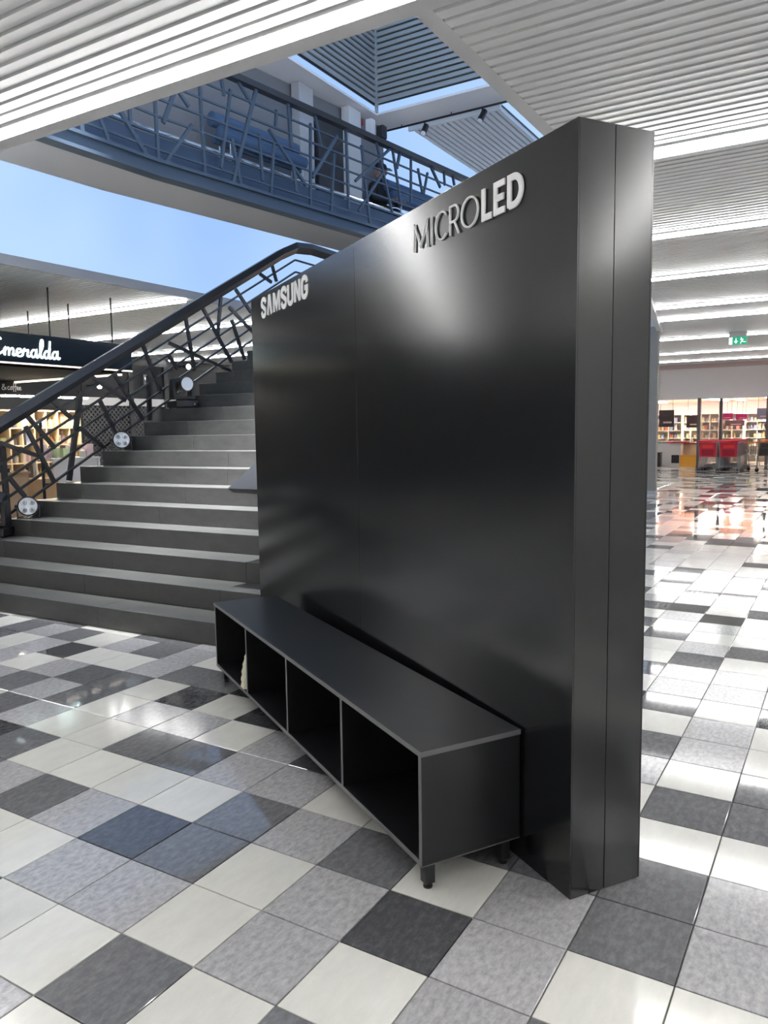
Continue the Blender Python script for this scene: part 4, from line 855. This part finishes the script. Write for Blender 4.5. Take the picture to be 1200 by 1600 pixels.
rn.tube([(-0.0155, -0.07, -0.150), (-0.0125, -0.07, -0.150)], 0.013, 10); rn.build('running_figure', WHT, pl)
for y in (-0.15,): MB().tube([(0, y, 0.0), (0, y, 0.001)], 0.02, 8).build('rose', M['wallwhite'], ex_)
# entrance posts and glass
POSTS = [onx(1091, 700, FX - 1.2), onx(1125, 700, FX + 0.1), onx(1198, 700, FX - 0.9)]
for i, q in enumerate(POSTS):
    pp = tag(empty('entrance_post', (q.x, q.y, 0)), ('dark post at the left of the red trolleys', 'slim post behind the red trolleys', 'dark post at the right end of the trolley bay')[i], 'post', 'supermarket entrance posts')
    MB().box(-0.05, 0.05, -0.05, 0.05, 0.02, 2.42).build('shaft', mat('post_grey', (0.12, 0.11, 0.115), 0.5), pp); MB().box(-0.08, 0.08, -0.08, 0.08, 0, 0.02).build('foot_plate', M['dark'], pp)
gl = tag(empty('glass_screen', ((POSTS[0].x + POSTS[1].x) / 2, (POSTS[0].y + POSTS[1].y) / 2, 0.0)), 'clear glass screen between the two left entrance posts', 'glass screen')
gp_ = MB(); a = POSTS[0]; b = POSTS[1]; c_ = gl.location
gp_.bar((a.x - c_.x + 0.1, a.y - c_.y - 0.05, 1.22), (b.x - c_.x - 0.1, b.y - c_.y + 0.05, 1.22), 0.008, 2.3); gp_.build('pane', mat('clear_glass', (0.95, 0.97, 0.97), 0.02, trans=1.0), gl)
MB().bar((a.x - c_.x + 0.1, a.y - c_.y - 0.05, 0.03), (b.x - c_.x - 0.1, b.y - c_.y + 0.05, 0.03), 0.04, 0.06).build('base_channel', M['dark'], gl)
# shopping trolleys
RED = mat('trolley_red', (0.62, 0.02, 0.05), 0.35); REDD = mat('trolley_dark_red', (0.33, 0.008, 0.03), 0.4); GRY = mat('trolley_wire', (0.30, 0.30, 0.31), 0.35, metal=0.7); ORG = mat('trolley_orange', (0.85, 0.25, 0.06), 0.4)
def trolley(hm, pm, pd):
    r = empty('shopping_trolley', (0, 0, 0))
    f = lambda x, y, z: (x, y, z)
    # x: forwards (away from pusher), width y
    bk = MB(); bk.quadbox([(0.0, -0.24, 0.50), (0.02, -0.24, 0.50), (0.02, 0.24, 0.50), (0.0, 0.24, 0.50), (-0.05, -0.27, 0.93), (-0.03, -0.27, 0.93), (-0.03, 0.27, 0.93), (-0.05, 0.27, 0.93)])
    flap = bk.build('rear_flap', pm, r)
    MB().quadbox([(-0.012, -0.17, 0.54), (0.0, -0.17, 0.54), (0.0, 0.17, 0.54), (-0.012, 0.17, 0.54), (-0.038, -0.18, 0.74), (-0.026, -0.18, 0.74), (-0.026, 0.18, 0.74), (-0.038, 0.18, 0.74)]).build('lower_panel', pd, flap)
    MB().quadbox([(-0.04, -0.15, 0.78), (-0.028, -0.15, 0.78), (-0.028, 0.15, 0.78), (-0.04, 0.15, 0.78), (-0.053, -0.15, 0.87), (-0.041, -0.15, 0.87), (-0.041, 0.15, 0.87), (-0.053, 0.15, 0.87)]).build('seat_panel', mat('trolley_bright', (0.8, 0.05, 0.05), 0.3) if pm is RED else pd, flap)
    MB().tube([(-0.10, -0.28, 1.0), (-0.10, 0.28, 1.0)], 0.022, 10).build('handle', hm, r, smooth=True)
    w_ = MB()
    for s in (-1, 1):
        w_.bar((-0.05, s * 0.27, 0.95), (0.85, s * 0.20, 0.88), 0.014); w_.bar((0.0, s * 0.24, 0.5), (0.80, s * 0.18, 0.58), 0.014)
        for k in range(9):
            t = k / 8; w_.bar((-0.05 + 0.90 * t, s * (0.27 - 0.07 * t), 0.95 - 0.07 * t), (0.80 * t, s * (0.24 - 0.06 * t), 0.5 + 0.08 * t), 0.009)
        for t in (0.35, 0.7): w_.bar((-0.03 * 1, s * 0.255, 0.5 + 0.45 * t), (0.83, s * 0.19, 0.58 + 0.3 * t), 0.008)
    for k in range(5): y = -0.16 + 0.08 * k; w_.bar((0.80, y, 0.58), (0.85, y * 1.1, 0.88), 0.009); w_.bar((0.0, y * 1.3, 0.5), (0.80, y, 0.58), 0.009)
    w_.bar((0.85, -0.2, 0.88), (0.85, 0.2, 0.88), 0.014); w_.bar((0.80, -0.18, 0.58), (0.80, 0.18, 0.58), 0.014); w_.build('basket', GRY, r)
    MB().bar((-0.05, -0.272, 0.955), (0.85, -0.202, 0.885), 0.03, 0.03).build('rim', hm, r); MB().bar((-0.05, 0.272, 0.955), (0.85, 0.202, 0.885), 0.03, 0.03).build('rim', hm, r)
    fr = MB()
    for s in (-1, 1):
        fr.bar((-0.10, s * 0.275, 1.0), (0.02, s * 0.25, 0.50), 0.025); fr.bar((0.02, s * 0.25, 0.50), (-0.02, s * 0.27, 0.14), 0.028); fr.bar((-0.02, s * 0.27, 0.16), (0.80, s * 0.17, 0.18), 0.026); fr.bar((0.35, s * 0.22, 0.17), (0.45, s * 0.21, 0.55), 0.02)
    fr.bar((0.80, -0.17, 0.18), (0.80, 0.17, 0.18), 0.026); fr.bar((0.0, -0.26, 0.2), (0.0, 0.26, 0.2), 0.02); fr.build('frame', GRY, r)
    for (x, y) in ((0.0, -0.27), (0.0, 0.27), (0.76, -0.17), (0.76, 0.17)):
        wh = MB().tube([(x, y - 0.016, 0.065), (x, y + 0.016, 0.065)], 0.065, 14).build('wheel', M['black'], r, smooth=True); MB().box(x - 0.02, x + 0.02, y - 0.024, y + 0.024, 0.065, 0.16).build('fork', GRY, wh)
    return r
t0 = trolley(RED, RED, REDD); first = True
q1 = onz(1108, 737.5, 0); q2 = onz(1139, 738.5, 0); q2.x = q1.x = (q1.x + q2.x) / 2 - 0.3
for row, (q, lb) in enumerate(((q1, 'left'), (q2, 'right'))):
    for k in range(9 if row else 6):
        o = t0 if first else copy_tree(t0); first = False
        o.location = (q.x + 0.31 * k, q.y, 0)
        ORD = ('second', 'third', 'fourth', 'fifth', 'sixth', 'seventh', 'eighth', 'last')
        tag(o, ('front red shopping trolley of the %s nested row, its red flap towards the hall' % lb) if k == 0 else 'red-handled shopping trolley, %s from the front in the %s nested row' % (ORD[k - 1], lb), 'shopping trolley', 'nested red shopping trolleys')
t2 = trolley(ORG, M['dark'], M['black']); q = onz(1187, 737, 0); t2.location = (q.x, q.y - 0.1, 0); t2.rotation_euler = (0, 0, 0.9); tag(t2, 'dark shopping trolley with orange handle right of the red rows', 'shopping trolley', 'dark trolleys beside the red rows')
# bay rail on the floor in front of trolleys
br = tag(empty('trolley_bay', (q1.x - 0.12, q2.y, 0)), 'low grey floor rail in front of the red trolleys', 'rail')
MB().tube([(0, q1.y - q2.y + 0.34, 0.05), (0, -0.34, 0.05)], 0.02, 8).build('rail', GRY, br)
for y in (q1.y - q2.y + 0.32, -0.32): MB().tube([(0, y, 0), (0, y, 0.16)], 0.024, 8).build('post', GRY, br)
# checkout counter
c0 = onx(1026, 730, 28.6); c1 = onx(1063, 730, 28.6)
ck = tag(empty('checkout_counter', (28.6, c1.y, 0)), 'white checkout counter with red belt edge right of the column', 'counter'); CW = c0.y - c1.y
MB().box(0, 0.7, 0, CW, 0, 0.86).build('body', M['wallwhite'], ck); MB().box(-0.03, 0.73, -0.3, CW + 0.03, 0.86, 0.92).build('top', mat('belt_grey', (0.25, 0.25, 0.26), 0.4), ck); MB().box(-0.045, -0.03, -0.3, CW * 0.6, 0.86, 0.92).build('red_edge', mat('edge_red', (0.6, 0.05, 0.06), 0.4), ck); MB().box(-0.01, 0.0, 0.05, 0.32, 0.12, 0.42).build('niche', M['black'], ck)
c2 = onx(1090, 730, 29.2); ck2 = tag(empty('checkout_counter', (29.2, c2.y, 0)), 'cream second checkout counter beside the dark entrance post', 'counter')
MB().box(0, 0.7, 0, 0.85, 0, 0.80).build('body', mat('cream_board', (0.75, 0.62, 0.45), 0.5), ck2); MB().box(-0.03, 0.73, -0.03, 0.88, 0.80, 0.86).build('top', mat('red_top', (0.55, 0.12, 0.10), 0.4), ck2)
bn = tag(empty('waste_bin', (28.2, c0.y - 0.10, 0)), 'black waste bin beside the white checkout counter', 'bin')
MB().prism([(-0.12, 0), (0.12, 0), (0.15, 0.5), (-0.15, 0.5)], lambda x, z: (x, -0.13, z), lambda x, z: (x, 0.13, z)).build('body', M['black'], bn); MB().box(-0.16, 0.16, -0.14, 0.14, 0.5, 0.53).build('rim', M['black'], bn)
yc = onx(1080, 722, 28.9); cr = tag(empty('crate', (28.75, yc.y, 0)), 'yellow plastic crate in front of the cream checkout counter', 'crate')
mb = MB(); mb.box(-0.2, 0.2, -0.34, 0.34, 0.0, 0.03); mb.box(-0.2, -0.17, -0.34, 0.34, 0.03, 0.42); mb.box(0.17, 0.2, -0.34, 0.34, 0.03, 0.42); mb.box(-0.17, 0.17, -0.34, -0.31, 0.03, 0.42); mb.box(-0.17, 0.17, 0.31, 0.34, 0.03, 0.42); mb.build('body', mat('crate_yellow', (0.85, 0.42, 0.05), 0.5), cr); MB().box(-0.215, -0.2, -0.34, 0.34, 0.36, 0.42).build('rim', mat('crate_yellow2', (0.8, 0.38, 0.05), 0.5), cr)
# shelving with goods
SHW = mat('white_shelf', (0.70, 0.66, 0.58), 0.5)
for i, (pa, pb, xx, lab) in enumerate(((1024, 1066, 32.0, 'white supermarket shelf behind the checkout counters'), (1067, 1092, 32.4, 'white supermarket shelf left of the dark entrance post'), (1094, 1124, 31.5, 'white supermarket shelf seen through the glass screen'), (1126, 1162, 32.0, 'white supermarket shelf right above the trolley row'), (1164, 1203, 32.3, 'white supermarket shelf at the right picture edge'))):
    a = onx(pa, 690, xx); b = onx(pb, 690, xx); Wd = a.y - b.y - 0.05
    u = shelf_unit('store_shelf', (xx, a.y, 0), Wd, 0.45, 1.95, max(2, int(Wd / 0.5)), 6, SHW, lab, 'shelf', rz=-PI / 2, grp='supermarket shelves')
    bpy.context.view_layer.update()
    put_goods(u, Wd, 0.45, 1.95, max(2, int(Wd / 0.5)), 6, 3, 'goods', 'behind the ' + ('checkouts', 'left post', 'glass screen', 'trolleys', 'right post')[i], 'goods on the supermarket shelves', rows=(2, 3, 4, 5), rng=random.Random(20 + i))
# hanging boards
for i, (px0, px1, py0, py1, xx, c, lab) in enumerate(((1030, 1053, 641, 667, 29.6, (0.07, 0.065, 0.08), 'dark hanging board left of centre over the checkouts'), (1073, 1091, 650, 668, 30.0, (0.07, 0.065, 0.08), 'dark hanging board beside the entrance post'),
                                      (1126, 1145, 646, 655, 30.8, (0.55, 0.03, 0.22), 'magenta banner over the shelves behind the trolleys, left one'), (1150, 1167, 647, 655, 30.8, (0.55, 0.03, 0.22), 'magenta banner over the shelves behind the trolleys, right one'), (1133, 1163, 657, 665, 31.2, (0.08, 0.06, 0.06), 'dark low banner under the magenta banners'), (1183, 1200, 638, 655, 30.5, (0.25, 0.30, 0.50), 'bluish picture board at the right picture edge'))):
    a = onx(px0, py0, xx); b = onx(px1, py1, xx); hb = tag(empty('hanging_board', (xx, (a.y + b.y) / 2, b.z)), lab, 'sign'); hh = a.z - b.z; hw = abs(a.y - b.y) / 2
    MB().box(-0.02, 0.02, -hw, hw, 0, hh).build('board', mat('hanging_board', c, 0.5), hb); MB().box(-0.026, -0.02, -hw * 0.7, hw * 0.4, hh * 0.22, hh * 0.32).build('print_line', M['wallwhite'], hb)
    for y in (-hw * 0.8, hw * 0.8): MB().tube([(0, y, hh), (0, y, 2.62 - b.z)], 0.006, 6).build('wire', M['dark'], hb)
# ------------------------------------------------------------------ track spotlights and soffit lamps added to brighten the stairs
def spot_light(parent, loc, d, watts, size):
    ld = bpy.data.lights.new('lamp', 'SPOT'); ld.energy = watts; ld.spot_size = math.radians(size); ld.spot_blend = 0.9; ld.shadow_soft_size = 0.06
    lo = bpy.data.objects.new('lamp', ld); COL.objects.link(lo); lo.parent = parent; lo.location = loc; lo.rotation_euler = Vector(d).to_track_quat('-Z', 'Y').to_euler()
for i, (y, tx, ty, tz) in enumerate(((1.5, 6.5, 2.6, 2.0), (2.35, 7.4, 3.2, 2.6), (3.3, 5.8, 3.0, 1.8))):
    r = tag(empty('added_track_spot', (9.44, y, SZ - 0.056)), '%s black track spotlight added under the upper soffit edge to light the stairs' % ('right', 'middle', 'left')[i], 'spotlight', 'added track spotlights')
    d = (Vector((tx, ty, tz)) - r.location).normalized()
    MB().tube([(0, 0, 0), (0, 0, -0.06)], 0.012, 8).build('stem', M['black'], r)
    c0 = Vector((0, 0, -0.10)); MB().tube([c0 - d * 0.09, c0 + d * 0.09], 0.045, 14).build('can', M['black'], r, smooth=True); MB().tube([c0 + d * 0.09, c0 + d * 0.095], 0.038, 14).build('lens', M['lens'], r)
    spot_light(r, c0 + d * 0.11, d, 500, 40)  # beam added to lift the stair treads
for i, (x, y, tx, ty) in enumerate(((3.3, 2.0, 4.0, 2.1), (3.3, 3.5, 4.0, 3.4), (4.2, 1.7, 5.0, 1.9), (4.2, 3.2, 5.0, 3.0), (4.45, 2.4, 6.3, 2.4))):  # out-of-view lamps added so the treads come out bright
    r = tag(empty('added_downlight', (x, y, SZ)), 'unseen lamp added in the upper soffit to brighten the stairs', 'lamp', 'added lamps above the stairs')
    MB().tube([(0, 0, -0.012), (0, 0, -0.012), (0, 0, 0.0)], [0.06, 0.085, 0.09], 20).build('ring', M['wallwhite'], r, smooth=True); MB().tube([(0, 0, -0.016), (0, 0, -0.0125)], 0.058, 18).build('lens', M['lens'], r)
    spot_light(r, (0, 0, -0.03), Vector((tx - x, ty - y, -5.6)), 2900, 37)
